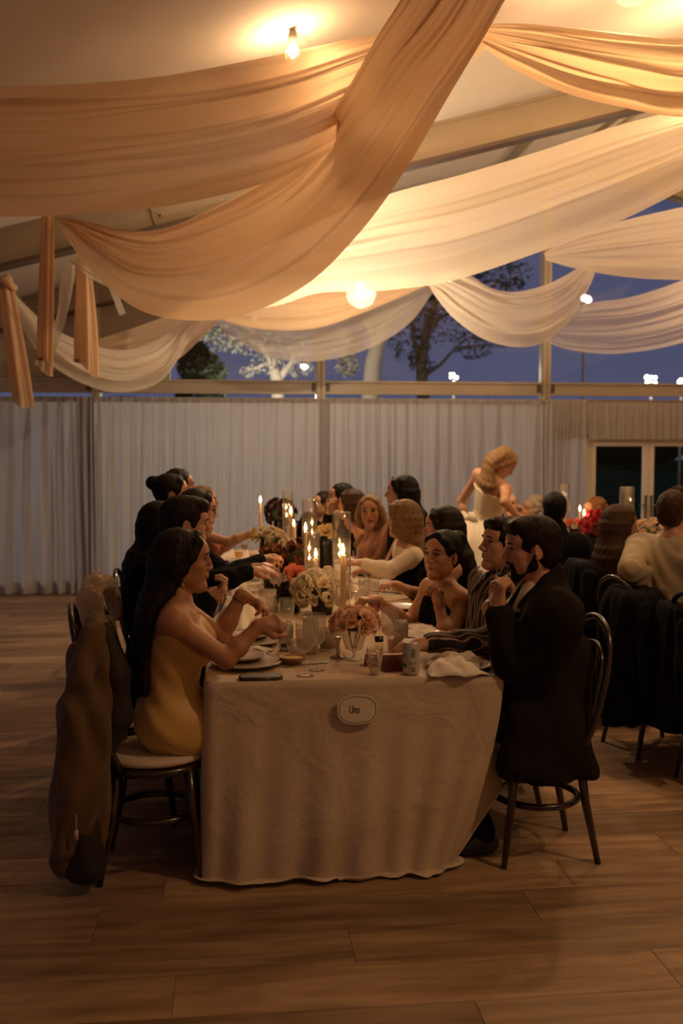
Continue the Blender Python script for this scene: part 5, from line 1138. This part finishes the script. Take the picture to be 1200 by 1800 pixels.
o = mesh_obj('wool', V, Fc, M_FUR, fz); o['kind'] = 'stuff'
# black coats over the chairs of the second table, beige coat behind the man in the suit
def draped(label, cx, cy, wx, wy, ztop, zbot, m, seed, name='coat'):
    t = thing(name, label, 'coat', (cx, cy, 0)); n = 72; rows = 22; V = []; Fc = []
    for j in range(rows):
        t_ = j / (rows - 1); z = ztop - (ztop - zbot) * t_; gsz = (.72 + .28 * min(1, t_ * 6) ** .5)
        for i in range(n):
            a = 2 * pi * i / n; f = 1 + .10 * min(1, t_ * 3) * sin(9 * a + seed + 1.5 * t_) + .05 * sin(17 * a + seed * 2); V.append((wx * gsz * f * (.9 + .2 * t_) * cos(a), wy * gsz * f * (.9 + .15 * t_) * sin(a), z + .03 * sin(3 * a + seed) * (t_ > .9)))
    for j in range(rows - 1):
        for i in range(n): Fc.append((j * n + i, (j + 1) * n + i, (j + 1) * n + (i + 1) % n, j * n + (i + 1) % n))
    Fc.append(tuple(range(n)))
    MB().add(V, Fc).build('shell', m, t); 
    for s_ in (-1, 1):
        sl = Sdf(); sl.path([(s_ * wx * .2, s_ * wy * .75, ztop - .08), (-.04 + s_ * wx * .1, s_ * wy * 1.05, (ztop + zbot) / 2), (-.03, s_ * wy * 1.08, zbot + .12)], [.05, .055, .05], k=.01)
        sl.mesh('sleeve', [m], t, .012, None, lambda x, y, z: .004 * np.sin(z * 40 + x * 20))
    return t
draped('black coat over the chair behind the man in the beige shirt', 2.09, 5.02, .16, .31, .90, .22, C_BLACK, 1)
draped('long black coat over the chair of the woman with wavy brown hair', 2.09, 5.84, .09, .27, .96, .22, C_BLACK, 2)
draped('black coat over the chair at the right edge of the picture', 2.12, 4.60, .07, .22, .88, .28, C_BLACK, 3)
draped('beige coat hanging behind the young man in the striped shirt', 1.43, 4.58, .045, .15, .92, .17, mat('camel_cloth', (.42, .29, .19), .9, bump=.3), 4)

# ---- candles
def flame(root, p, s=1.0, watts=1.1):
    s *= 1.45
    MB().tube([p, p + Vector((0, 0, .009))], .0012, 5).build('wick', M_WICK, root)
    z = .006; prof = [(0.0002, z), (.0044 * s, z + .004 * s), (.0062 * s, z + .010 * s), (.0050 * s, z + .019 * s), (.0026 * s, z + .028 * s), (.0002, z + .036 * s)]
    MB().lathe(prof, p, 10).build('flame', M_FLAME, root)
    l = bpy.data.lights.new('candle_light', 'POINT'); l.energy = watts; l.color = (1, .52, .20); l.shadow_soft_size = .012
    lo = bpy.data.objects.new('candle_light', l); COL.objects.link(lo); lo.parent = root; lo.location = p + Vector((0, 0, .025))
def candle(label, fx, fy, by, r, glass=None, z0=TZ, watts=4.6, holder=True, Yo=None, grp='lit candles on the tables'):
    b = atZ(fx, by, z0 + .005); top = atY(fx, fy, b.y); t = thing('candle', label, 'candle', (b.x, b.y, z0 + .004), group=grp); h = top.z - b.z - .012
    hb = .018 if not glass else .012
    if holder: MB().lathe([(0, 0), (.036, 0), (.038, .003), (.020, .007), (.010, .012), (r + .003, hb), (r + .004, hb + .014), (r + .0005, hb + .014), (r, hb)], n=20).build('candle_holder', M_SIL if glass else M_GOLD, t)
    MB().lathe([(r, .006), (r * .98, h * .5), (r * .95, h - .004), (r * .75, h), (r * .3, h - .003), (0, h - .004)], n=16).build('wax', M_WAX, t)
    flame(t, Vector((0, 0, h - .003)), 1.0 if r > .008 else .9, watts)
    if glass:
        wpx, ty, gx = glass; dcam = sqrt(b.x ** 2 + b.y ** 2); R_ = wpx / 2 / F * dcam; H_ = atY(gx, ty, b.y).z - b.z; ox = atY(gx, fy, b.y).x - b.x
        g_ = thing('hurricane_shade', 'clear glass cylinder round a candle, %s' % {603: 'nearest the camera and tallest', 555: 'lowest of the group', 537: 'over the pink flower', 511: 'by the dark dahlias', 990: 'beyond the suited man', 1100: 'beyond the wavy haired woman'}[fx], 'glass shade', (b.x + ox, b.y, z0 + .0045), group='glass cylinders round the candles')
        MB().lathe([(R_ - .0035, .003), (R_, .0), (R_, H_ * .5), (R_, H_), (R_ - .001, H_ + .001), (R_ - .0025, H_), (R_ - .0028, .004)], n=36).build('cylinder', M_CYL, g_)
        MB().tube([(R_ * cos(a), R_ * sin(a), H_) for a in [2 * pi * i / 36 for i in range(36)]], .0016, 5, closed=True).build('rim', thin_glass('rim_glass', (.9, .85, .75), .35, .9, .1), g_)
    return t
candle('tall ivory candle in the nearest glass cylinder', 603, 970, 1100, .0135, (33, 900, 600), watts=6.0)
candle('shorter ivory candle between two glass cylinders, left of the nearest tall one', 555, 976, 1058, .0125, (28, 936, 548))
candle('slim ivory taper in the tall cylinder above the pink flower', 537, 930, 1040, .0095, (27, 878, 544))
candle('ivory taper in the farthest tall cylinder beside the dark dahlias', 511, 900, 1000, .0130, (19, 863, 506))
candle('thick ivory candle standing just above the burgundy card', 516, 922, 985, .022, None)
candle('thin taper burning alone at the left of the table, highest flame', 458, 881, 992, .0115, None)
candle('candle flame showing between suit and curls at the second table', 990, 888, 962, .011, (20, 850, 990), watts=1.6)
candle('ivory candle by the red blooms of the second table', 1025, 904, 988, .0125, None, watts=2.4)
candle('candle hidden behind the wavy haired woman at the second table', 1100, 905, 972, .0125, (24, 856, 1101), watts=1.6)
candle('candle beside the far candle flame of the second table', 1018, 896, 955, .009, None, watts=1.2)
# ---- glasses
def goblet(label, px, py, H_=.185, r=.038, fill=None, ribbed=True, fz=.5, grp='stemmed glasses', foot=.034):
    p = onT(px, py); t = thing('wine_glass', label, 'glass', (p.x, p.y, TZ + .0045), group=grp); s_ = H_ * .44
    prof = [(.0005, .004), (.010, .005), (foot, .0015), (foot, 0), (.0005, 0)]
    MB().lathe(prof, n=24).lathe([(.006, .004), (.0038, .02), (.0036, s_ * .75), (.006, s_ * .95), (.008, s_)], n=12).build('stem', M_GL, t)
    bw = [(.006, s_), (r * .55, s_ + .006), (r * .84, s_ + .020), (r * .93, s_ + H_ * .2), (r * .98, s_ + H_ * .38), (r, H_)]
    MB().lathe(bw, n=112 if ribbed else 24, rib=.035 if ribbed else 0, ribn=22, ribz=(s_ + .01, H_ - .014)).build('bowl', M_GLR if ribbed else M_GL, t)
    if fill: z1 = s_ + (H_ - s_) * fz; MB().lathe([(.001, s_ + .004), (r * .5, s_ + .008), (r * .80, s_ + .022), (r * .88, z1), (.001, z1)], n=20).build('drink', fill, t)
def tumbler(label, px, py, H_=.09, r=.036, fill=None, ribbed=False, fz=.4, grp='tumblers', taper=.85, bulge=0):
    p = onT(px, py); t = thing('tumbler', label, 'glass', (p.x, p.y, TZ + .0045), group=grp)
    pr = [(.001, .008), (r * taper * .9, .008), (r * taper, .0), (.001, 0)]
    MB().lathe(pr, n=20).lathe([(r * taper, 0), (r * (taper + .07) + bulge, H_ * .3), (r + bulge * .7, H_ * .6), (r, H_), (r - .0015, H_), (r * taper - .001, .01)], n=112 if ribbed else 24, rib=.03 if ribbed else 0, ribn=22, ribz=(.01, H_ - .012)).build('wall', M_GLR if ribbed else M_GL, t)
    if fill: MB().lathe([(.001, .010), (r * taper - .002, .010), (r * .95 + bulge * .7 - .002, H_ * fz), (.001, H_ * fz)], n=20).build('drink', fill, t)
goblet('ribbed wine glass nearest the table edge', 536, 1190, .205, .037, M_WAT, fz=.75)
goblet('ribbed wine glass just behind the nearest one', 556, 1180, .225, .037)
goblet('ribbed wine glass behind the left can', 504, 1118, .175, .036, M_WAT)
goblet('ribbed wine glass by the raised hand of the woman in yellow', 468, 1095, .17, .037)
goblet('tall ribbed wine glass right of the peach roses', 685, 1160, .215, .037, M_WAT, fz=.35)
goblet('stemmed glass of red drink behind the peach roses', 657, 1108, .16, .032, M_RED, False, .75)
goblet('ribbed wine glass by the hand of the woman resting her chin', 654, 1090, .20, .036)
goblet('small wine glass catching a glint, left of the dark vase', 436, 1042, .15, .030, M_AMB, False)
for (px, py, l, f) in [(446, 1005, 'wine glass in front of the lone taper', M_AMB), (430, 985, 'wine glass of amber drink at the left table edge', M_AMB), (420, 1000, 'wine glass beside the amber one at the left table edge', M_AMB), (461, 1030, 'wine glass by the brown blooms', None), (482, 1050, 'wine glass of red drink left of the dark vase', M_RED), (498, 1062, 'glass of red drink between dark vase and white blossoms', M_RED),
                       (440, 968, 'far wine glass under the outstretched arm', None), (628, 1010, 'wine glass in front of the jumper sleeve', None), (605, 985, 'far wine glass right of the tall cylinder', None), (470, 985, 'wine glass in front of the white roses', M_WAT)]:
    goblet(l, px, py, .17, .034, f, py > 1010)
tumbler('low ribbed tumbler behind the dip bowl', 522, 1158, .075, .036, M_WAT, True)
tumbler('tall clear glass between the two near wine glasses', 546, 1150, .155, .034, M_WAT, True, .3)
tumbler('rounded stemless glass of water at the near table edge', 658, 1188, .105, .031, M_WAT, False, .48, taper=.55, bulge=.006)
tumbler('tumbler of red drink held by the striped sleeve', 693, 1148, .085, .034, M_RED, False, .6)
for (px, py, l) in [(428, 1022, 'cut tumbler of pale drink on the left plate edge'), (410, 1008, 'cut tumbler at the left elbow of the guest with glasses'), (448, 1022, 'cut tumbler in front of the left glasses'), (640, 1045, 'tumbler right of the white blossoms'), (634, 1065, 'tumbler under the nearest tall cylinder'), (478, 1075, 'ribbed tumbler left of the white blossoms')]:
    tumbler(l, px, py, .085, .036, M_AMB if px < 430 else None, True)
# ---- cans
M_CAN = mat('white_can', (.55, .50, .44), .35, .3); M_CANT = mat('can_blue', (.02, .07, .13), .4); M_CANG = mat('can_teal', (.02, .16, .15), .4); M_CANK = mat('can_print', (.02, .025, .04), .5)
def wraptext(txt, size, R_, z, ang, m, parent, sxx=1.0):
    cu = bpy.data.curves.new('print', 'FONT'); cu.body = txt; cu.size = size; cu.align_x = 'CENTER'; cu.align_y = 'CENTER'
    ob = bpy.data.objects.new('print', cu); COL.objects.link(ob); me = bpy.data.meshes.new_from_object(ob.evaluated_get(bpy.context.evaluated_depsgraph_get())); bpy.data.objects.remove(ob)
    for v in me.vertices: a = ang + v.co.x * sxx / R_; v.co = Vector(((R_ + .0004) * cos(a), (R_ + .0004) * sin(a), z + v.co.y))
    me.materials.clear(); me.materials.append(m); o = bpy.data.objects.new('print', me); COL.objects.link(o); o.parent = parent
def band(R_, z0, z1, a0, a1, m, parent, name='printed_block'):
    n = 8; V = [((R_ + .0003) * cos(a0 + (a1 - a0) * i / n), (R_ + .0003) * sin(a0 + (a1 - a0) * i / n), z) for z in (z0, z1) for i in range(n + 1)]
    mesh_obj(name, V, [(i, i + 1, n + 2 + i, n + 1 + i) for i in range(n)], m, parent)
def can(label, px, py, kind):
    p = onT(px, py); R_ = .0325; H_ = .125; t = thing('drink_can', label, 'can', (p.x, p.y, TZ + .0045), group='white drink cans')
    MB().lathe([(.001, .004), (.020, .003), (.024, 0), (R_ - .003, .004), (R_, .010), (R_, H_ - .016), (R_ - .006, H_ - .003), (R_ - .007, H_), (R_ - .008, H_ - .001), (R_ - .009, H_ - .004), (.001, H_ - .004)], n=32).build('can_body', M_CAN, t)
    MB().box((0, 0, H_ - .003), (.010, .006, .0008)).build('ring_pull', M_SIL, t)
    f = -pi / 2
    if kind == 1: wraptext('ler', .020, R_, .082, f - .45, M_CANT, t); wraptext('S', .020, R_, .082, f + .75, M_CANT, t); band(R_, .018, .036, f - .9, f - .05, M_CANT, t)
    if kind == 2:
        wraptext('er', .018, R_, .078, f - .95, M_CANK, t); wraptext('0 ml', .016, R_, .048, f + .12, M_CANK, t); band(R_, .030, .046, f - 1.3, f - .75, M_CANG, t)
        for q in range(5): band(R_, .072 + q * .007, .0755 + q * .007, f - .2, f + .32, M_CANK, t, 'small_print')
        for q in range(4): band(R_, .016 + q * .005, .0185 + q * .005, f - .15, f + .35, M_CANK, t, 'small_print')
    if kind == 3: wraptext('ller', .020, R_, .082, f - .4, M_CANT, t); wraptext('S', .020, R_, .082, f + .8, M_CANT, t)
can('white drink can with dark blue print among the glasses on the left', 503, 1145, 1)
can('white drink can at the front edge, print reading 0 ml', 722, 1187, 2)
can('white drink can behind the hand, beside the folded napkin', 704, 1142, 3)
# ---- plates, bowls, cutlery
def plate(label, px, py, r=.138, z=0.0, grp='stoneware plates'):
    p = onT(px, py); t = thing('plate', label, 'plate', (p.x, p.y, TZ + .0045 + z), group=grp)
    MB().lathe([(.001, .004), (r * .6, .004), (r * .72, .006), (r * .95, .015), (r, .018), (r * .995, .0205), (r * .94, .0185), (r * .70, .010), (.001, .008)], n=48).build('dish', M_CER, t)
    MB().tube([(r * cos(a), r * sin(a), .0195) for a in [2 * pi * i / 48 for i in range(48)]], .0016, 5, closed=True).build('rim', M_RIM, t)
plate('large stoneware plate at the near left corner, under a smaller one', 433, 1172, .142); plate('small stoneware plate stacked at the near left corner', 423, 1166, .102, .0125)
plate('large stoneware plate second along the left side', 444, 1134, .128); plate('small stoneware plate stacked second along the left side', 436, 1128, .095, .0125)
plate('large plate at the right corner under the crumpled napkin', 806, 1176, .13); plate('plate under the forearm of the young man in stripes', 742, 1122, .12); plate('plate third along the left side below the heaped napkin', 408, 1098, .13)
plate('plate under the elbow of the woman resting her chin', 702, 1072, .12); plate('plate in front of the woman with hair hiding her face', 680, 1035, .12); plate('plate in front of the white jumper', 655, 1012, .12)
plate('plate fourth along the left side', 395, 1040, .12); plate('plate fifth along the left side by the cut tumblers', 405, 1010, .12); plate('plate sixth along the left side', 408, 988, .11)
def bowl(label, px, py, r, h, m, cat='bowl', fillm=None):
    p = onT(px, py); t = thing('bowl', label, cat, (p.x, p.y, TZ + .0045))
    MB().lathe([(.001, 0), (r * .6, 0), (r * .85, h * .4), (r, h), (r * .94, h), (r * .78, h * .45), (r * .5, .006), (.001, .006)], n=32).build('dish', m, t)
    if fillm: MB().lathe([(r * .86, h * .72), (r * .5, h * .78), (.001, h * .82)], n=24).build('dip', fillm, t)
bowl('shallow tan bowl of yellow dip between plate and glasses', 514, 1168, .056, .030, mat('tan_ceramic', (.34, .20, .10), .5), 'bowl', mat('yellow_dip', (.62, .40, .09), .5))
bowl('beige clay bowl left of the peach roses', 578, 1140, .060, .082, mat('clay', (.42, .31, .22), .7))
def cutlery(name, label, px, py, px2, py2, m=M_SIL, z=.0):
    a, b = onT(px, py), onT(px2, py2); d = b - a; L_ = d.length; t = thing(name, label, 'cutlery', (a.x, a.y, TZ + .0075 + z), atan2(d.y, d.x), 'cutlery on the near table')
    if name == 'knife': MB().box((L_ * .25, 0, 0), (L_ * .25, .005, .0022)).build('handle', m, t, False); MB().box((L_ * .75, 0, 0), (L_ * .25, .008, .0008)).build('blade', m, t, False)
    else:
        MB().box((L_ * .32, 0, 0), (L_ * .32, .0035, .0015)).build('handle', m, t, False)
        if name == 'fork':
            for q in range(4): MB().box((L_ * .85, (q - 1.5) * .006, .002), (L_ * .15, .0012, .001)).build('tine', m, t, False)
        else: MB().ball((L_ * .85, 0, .003), (L_ * .15, .019, .004), 12).build('spoon_bowl', m, t)
cutlery('knife', 'knife lying between dip bowl and clay bowl', 500, 1176, 576, 1166); cutlery('fork', 'fork lying across the second left plate', 448, 1133, 480, 1126, z=.03); cutlery('spoon', 'spoon lying at the right corner by the dark sleeve', 812, 1168, 846, 1170)
cutlery('knife', 'dark handled knife lying by the elbow of the woman resting her chin', 715, 1110, 752, 1098); cutlery('fork', 'fork leaning on the plate behind the white blossoms', 662, 1040, 640, 1020, z=.03)
p = onT(458, 1196); t = thing('phone', 'brown cased phone lying at the near left table edge', 'phone', (p.x, p.y + .005, TZ + .011), .02)
bm_ = bmesh.new(); bmesh.ops.create_cube(bm_, size=1)
for v in bm_.verts: v.co = Vector((v.co.x * .165, v.co.y * .068, v.co.z * .012))
bmesh.ops.bevel(bm_, geom=[e for e in bm_.edges if abs(e.verts[0].co.z - e.verts[1].co.z) > .005], offset=.014, segments=5, affect='EDGES'); bmesh.ops.bevel(bm_, geom=list(bm_.edges), offset=.0018, segments=2, affect='EDGES')
me = bpy.data.meshes.new('case'); bm_.to_mesh(me); bm_.free(); finish('case', me, mat('phone_case', (.06, .032, .022), .25, coat=.5), t, True); MB().box((0, 0, .0062), (.074, .028, .0004)).build('screen', mat('screen_glass', (.03, .018, .012), .35), t, False)
MB().lathe([(0, 0), (.005, 0), (.005, .0015), (0, .0015)], (.066, .018, .006), 12).build('camera_lens', M_SHOE, t)
# ---- napkins and bread
def napkin(label, pts, zs, seed, m=M_NAP, amp=.015, lie=True):
    """crumpled cloth: a grid stretched over the given ground outline, pushed up into folds"""
    P = [onT(*p) for p in pts]; c = sum(P, Vector()) / 4; t = thing('napkin', label, 'napkin', (c.x, c.y, TZ + .005)); n = 30; V = []; Fc = []
    for j in range(n + 1):
        for i in range(n + 1):
            u, v = i / n, j / n; q_ = P[0] * (1 - u) * (1 - v) + P[1] * u * (1 - v) + P[2] * u * v + P[3] * (1 - u) * v - c
            e = min(1, 5 * min(u, 1 - u, v, 1 - v)); h = zs * (sin(pi * u) * sin(pi * v)) ** .6
            f = amp * (abs(sin(7 * u + 5 * v + seed)) + .6 * abs(sin(11 * v - 6 * u + seed * 2)) + .3 * abs(sin(17 * u + 3 * v)))
            V.append((q_.x + .012 * sin(9 * v + seed), q_.y + .012 * sin(8 * u + seed * 3), .0015 + h + f * (.35 + .65 * e)))
    for j in range(n):
        for i in range(n): a = j * (n + 1) + i; Fc.append((a, a + 1, a + n + 2, a + n + 1))
    o = mesh_obj('cloth', V, Fc, m, t, True); md = o.modifiers.new('s', 'SOLIDIFY'); md.thickness = .0015; return t
napkin('crumpled white napkin at the near right corner of the table', [(752, 1196), (858, 1192), (838, 1160), (762, 1164)], .035, 2.2)
napkin('large heaped white napkin in front of the woman in yellow', [(368, 1112), (440, 1118), (452, 1060), (395, 1058)], .075, 4.1, amp=.025)
napkin('small white napkin between the two left plate stacks', [(412, 1150), (470, 1152), (478, 1144), (425, 1140)], .008, 1.3, amp=.006)
napkin('folded white napkin by the elbow of the woman resting her chin', [(712, 1118), (768, 1122), (770, 1106), (718, 1102)], .022, 3.3, amp=.004)
napkin('white napkin on the plate in front of the white jumper', [(650, 1040), (712, 1046), (706, 1024), (660, 1020)], .025, 5.0, amp=.008)
napkin('white napkin folded at the fourth left place', [(385, 1062), (420, 1060), (430, 1042), (395, 1040)], .03, 6.0, amp=.012)
napkin('white napkin under the glasses on the far left', [(395, 1010), (440, 1008), (445, 994), (405, 994)], .02, 7.0, amp=.01)
t = thing('bread_roll', 'golden flat bread roll above the crumpled napkin', 'bread', (*onT(788, 1166)[:2], TZ + .034)); S2 = Sdf(); S2.ell((0, 0, 0), (.042, .034, .013), .01); S2.ell((.012, 0, .004), (.026, .028, .012), .01)
S2.mesh('crust', [mat('bread_crust', (.56, .32, .13), .7, bump=.3, bscale=30, var=.2, vscale=20)], t, .004, None, lambda x, y, z: .0012 * np.sin(x * 160) * np.sin(y * 140))
# ---- burgundy things
def standing_card(label, px, py, w0, w1, h, az=0, depth=.02):
    p = onT(px, py); t = thing('menu_box', label, 'menu', (p.x, p.y, TZ + .005), az, 'burgundy cards on the table')
    V = [(-w0, -depth, 0), (w0, -depth, 0), (w0, depth, 0), (-w0, depth, 0), (-w1, -depth * .3, h), (w1, -depth * .3, h), (w1, depth * .3, h), (-w1, depth * .3, h)]
    mesh_obj('cover', V, [(0, 3, 2, 1), (4, 5, 6, 7), (0, 1, 5, 4), (1, 2, 6, 5), (2, 3, 7, 6), (3, 0, 4, 7)], M_BURG, t)
    MB().box((0, 0, h + .001), (w1, depth * .35, .0015)).build('gilt_edge', mat('gilt', (.7, .35, .22), .4), t, False)
standing_card('burgundy card with a pale top edge beside the far candles', 514, 1010, .052, .040, .135)
standing_card('burgundy card standing behind the white blossoms', 574, 1062, .058, .045, .125)
standing_card('burgundy leather box between water glass and can', 692, 1180, .046, .044, .062, .1, .03)
standing_card('small dark box behind the water glass', 652, 1172, .030, .024, .045, -.2, .02)
t = thing('salt_shaker', 'small dark topped shaker behind the burgundy box', 'shaker', (*onT(666, 1150)[:2], TZ + .005)); MB().lathe([(.001, 0), (.018, 0), (.018, .045), (.014, .052)], n=18).build('jar', M_GL, t); MB().lathe([(.019, .050), (.019, .072), (.001, .075)], n=18).build('cap', M_SHOE, t)
t = thing('candlestick', 'short silver candlestick foot beside the clay bowl', 'candlestick', (*onT(594, 1158)[:2], TZ + .005)); MB().lathe([(.001, 0), (.034, 0), (.034, .003), (.012, .010), (.006, .022), (.010, .034), (.006, .050), (.010, .072), (.014, .085), (.012, .088), (.001, .086)], n=24).build('foot', M_SIL, t)

# ---- flowers
def petal_mesh(name, m, n_pet=13, r=.028, open_=1.0):
    V = []; Fc = []
    for q in range(n_pet):
        a0 = q * 2.4; rr = r * (.25 + .75 * (q / n_pet) ** .75); hh = r * (1.15 - .55 * (q / n_pet) * open_); w_ = .9 + .4 * (1 - q / n_pet); k = len(V)
        for j in range(4):
            v = j / 3; rad = rr * (.35 + .65 * sin(v * 1.7)) * (1 + .22 * (v > .9) * open_); z = hh * v - .15 * r * (v > .9) * open_
            for i in range(5): a = a0 + (i / 4 - .5) * w_ * 1.7 * (1 - .25 * v * v); V.append((rad * cos(a), rad * sin(a), z + .06 * r * cos(i * pi / 2) * v))
        for j in range(3):
            for i in range(4): a = k + j * 5 + i; Fc.append((a, a + 1, a + 6, a + 5))
    me = bpy.data.meshes.new(name); me.from_pydata(V, [], Fc); me.materials.append(m); me.polygons.foreach_set('use_smooth', [True] * len(Fc)); return me
def ruffle_mesh(name, m, r=.03, n=16, seed=1):
    g_ = random.Random(seed); V = []; Fc = []
    for q in range(n):
        th = g_.uniform(0, 6.28); ph = math.acos(g_.uniform(-.2, 1)); d = Vector((sin(ph) * cos(th), sin(ph) * sin(th), cos(ph))); u = d.orthogonal().normalized(); v = d.cross(u); c = d * r * .8; k = len(V); V.append(tuple(c * .75))
        for i in range(5): a = 2 * pi * i / 5 + th; V.append(tuple(c + (u * cos(a) + v * sin(a)) * r * .42 + d * r * .1 * (i % 2)))
        for i in range(5): Fc.append((k, k + 1 + i, k + 1 + (i + 1) % 5))
    me = bpy.data.meshes.new(name); me.from_pydata(V, [], Fc); me.materials.append(m); return me
def pet(name, c, tr_=.25): return mat(name, c, .7, trans=tr_, rand=.12)
P_PEACH = petal_mesh('rose', pet('peach_petal', (.92, .64, .46)), 15, .030); P_CREAM = petal_mesh('rose_cream', pet('cream_petal', (.78, .66, .48)), 13, .028, .9); P_BUD = petal_mesh('bud', pet('bud_petal', (.86, .66, .46)), 9, .026, .4)
P_DARK = petal_mesh('dark_bloom', pet('dark_petal', (.055, .018, .014), .1), 14, .036, 1.1); P_BRWN = ruffle_mesh('brown_floret', pet('brown_petal', (.24, .09, .035), .15), .032, 20, 3); P_REDB = petal_mesh('red_bloom', pet('red_petal', (.42, .02, .03)), 14, .040, 1.2)
P_YEL = petal_mesh('yellow_bloom', pet('yellow_petal', (.72, .52, .22)), 6, .045, 1.2); P_PINK = petal_mesh('pink_bloom', pet('pink_petal', (.82, .26, .17)), 8, .042, 1.2); P_HYD = ruffle_mesh('hydrangea', pet('hydrangea_petal', (.86, .78, .62)), .034, 26, 7)
M_STEM = mat('green_stem', (.05, .09, .03), .7); M_VASEB = mat('black_vase', (.012, .012, .012), .35); M_LEAFT = mat('table_leaf', (.05, .085, .035), .6)
def bouquet(label, px, py, Yb, rx, rz_, meshes, n, vase, seed=0, ry=None, vase_h=None, leaves_=6, below=-.25, grp=None, sc=1.0):
    """blooms over an ellipsoid whose centre projects at px, py at depth Yb; the vase stands on the table below it"""
    c = atY(px, py, Yb); t = thing('flower_arrangement', label, 'flowers', (c.x, c.y, TZ + .005), group=grp); g_ = random.Random(seed); cz = c.z - TZ - .005; ry = ry or rx * .8
    k = 0
    for i in range(n):
        z = 1 - (1 - below) * (i + .5) / n; a = i * 2.39996 + g_.uniform(-.2, .2); s_ = sqrt(max(0, 1 - z * z)); d = Vector((s_ * cos(a) * rx, s_ * sin(a) * ry, z * rz_)) * g_.uniform(.85, 1.08)
        o = bpy.data.objects.new('bloom', meshes[g_.randrange(len(meshes))]); COL.objects.link(o); o.parent = t; o.location = Vector((0, 0, cz)) + d
        nn = Vector((d.x / rx, d.y / ry, d.z / rz_ + .25)).normalized(); o.rotation_mode = 'QUATERNION'; o.rotation_quaternion = nn.to_track_quat('Z', 'Y'); sss = sc * g_.uniform(.85, 1.15); o.scale = (sss,) * 3
    for i in range(leaves_):
        a = 2 * pi * i / leaves_ + seed; d = Vector((cos(a) * rx, sin(a) * ry, -rz_ * .35)); u = Vector((-sin(a), cos(a), 0)); p = Vector((0, 0, cz)) + d * .75; tip = p + d.normalized() * .05 + Vector((0, 0, .01)); w_ = u * .018
        mesh_obj('leaf', [p, p + (tip - p) * .45 + w_, tip, p + (tip - p) * .45 - w_ + Vector((0, 0, .006))], [(0, 1, 2), (0, 2, 3)], M_LEAFT, t)
    core = MB().ball((0, 0, cz), (rx * .72, ry * .72, rz_ * .72), 12).build('greenery', M_LEAFT, t)
    vh = vase_h or max(cz - rz_ * .35, .03)
    if vase == 'glass':
        MB().lathe([(.001, .003), (.034, .002), (.036, 0), (.036, .002), (.012, .008), (.006, .018), (.007, .030), (.012, .036), (.034, .046), (.048, vh * .75), (.052, vh), (.050, vh)], n=40, rib=.03, ribn=12, ribz=(.04, vh - .01)).build('vase', M_GLR, t)
        for i in range(5): MB().tube([(.03 * cos(i * 1.3), .03 * sin(i * 1.3), vh), (.008 * cos(i), .008 * sin(i), .045)], .002, 5).build('stem', M_STEM, t)
    else: MB().lathe([(.001, 0), (.05, 0), (.058, vh * .3), (.055, vh * .8), (.045, vh), (.040, vh), (.001, vh * .95)], n=28).build('vase', vase, t)
    return t
bouquet('dome of peach roses in a ribbed glass goblet vase', 622, 1096, 4.05, .078, .046, [P_PEACH], 27, 'glass', 1, ry=.078, vase_h=.128, leaves_=3, sc=1.12)
bouquet('large ball of cream hydrangea and roses in a black vase in mid table', 566, 1036, 5.25, .150, .092, [P_HYD, P_CREAM, P_HYD], 48, M_VASEB, 2, below=-.7, sc=1.12)
bouquet('rust brown blooms left of the tall candles', 520, 982, 6.2, .095, .10, [P_BRWN, P_DARK, P_BRWN], 26, M_VASEB, 3, below=-.6)
bouquet('dark brown ball of blooms left of the rust ones', 478, 978, 6.3, .06, .065, [P_DARK, P_BRWN], 16, M_VASEB, 4, below=-.8)
bouquet('cream roses above the glasses near the lone taper', 470, 942, 7.0, .10, .045, [P_CREAM, P_YEL], 15, M_VASEB, 5)
bouquet('white roses between the lone taper and the burgundy card', 488, 952, 6.7, .07, .05, [P_CREAM], 12, M_VASEB, 6)
bouquet('tall black-red dahlias rising behind the cream roses', 492, 902, 8.0, .105, .105, [P_DARK], 26, M_VASEB, 7, below=-.7)
bouquet('yellow-white orchid bloom right of the second cylinder', 572, 938, 6.4, .030, .03, [P_YEL], 4, M_VASEB, 8, leaves_=2, sc=1.1)
bouquet('single pink bloom above the white blossoms', 520, 1010, 5.5, .030, .018, [P_PINK], 3, M_VASEB, 9, leaves_=2, sc=1.1)
bouquet('dark low arrangement under the rust blooms', 510, 1045, 5.35, .045, .05, [P_DARK], 8, M_VASEB, 10, leaves_=4)
bouquet('ball of white rosebuds at the second table', 1142, 940, 6.6, .135, .095, [P_BUD], 40, M_VASEB, 11, below=-.6, sc=1.05)
bouquet('crimson blooms beside the candle of the second table', 1045, 925, 7.6, .10, .11, [P_REDB], 18, M_VASEB, 12, below=-.5)
bouquet('pale flowers far along the second table', 1010, 925, 8.3, .07, .05, [P_CREAM, P_PINK], 10, M_VASEB, 13)
for (px, py, l) in [(1062, 996, 'wine glass at the left edge of the second table'), (1052, 978, 'second wine glass along the second table edge'), (1072, 980, 'wine glass below the crimson blooms'), (1048, 965, 'far wine glass on the second table'), (1120, 1000, 'wine glass between the rosebuds and the wavy haired woman')]:
    goblet(l, px, py, .17, .034, None, False, grp='glasses on the second table')
for (px, py, l) in [(1058, 1006, 'plate nearest on the second table'), (1050, 985, 'plate beside the crimson blooms'), (1068, 992, 'small plate on the second table edge')]: plate(l, px, py, .11, grp='plates on the second table')
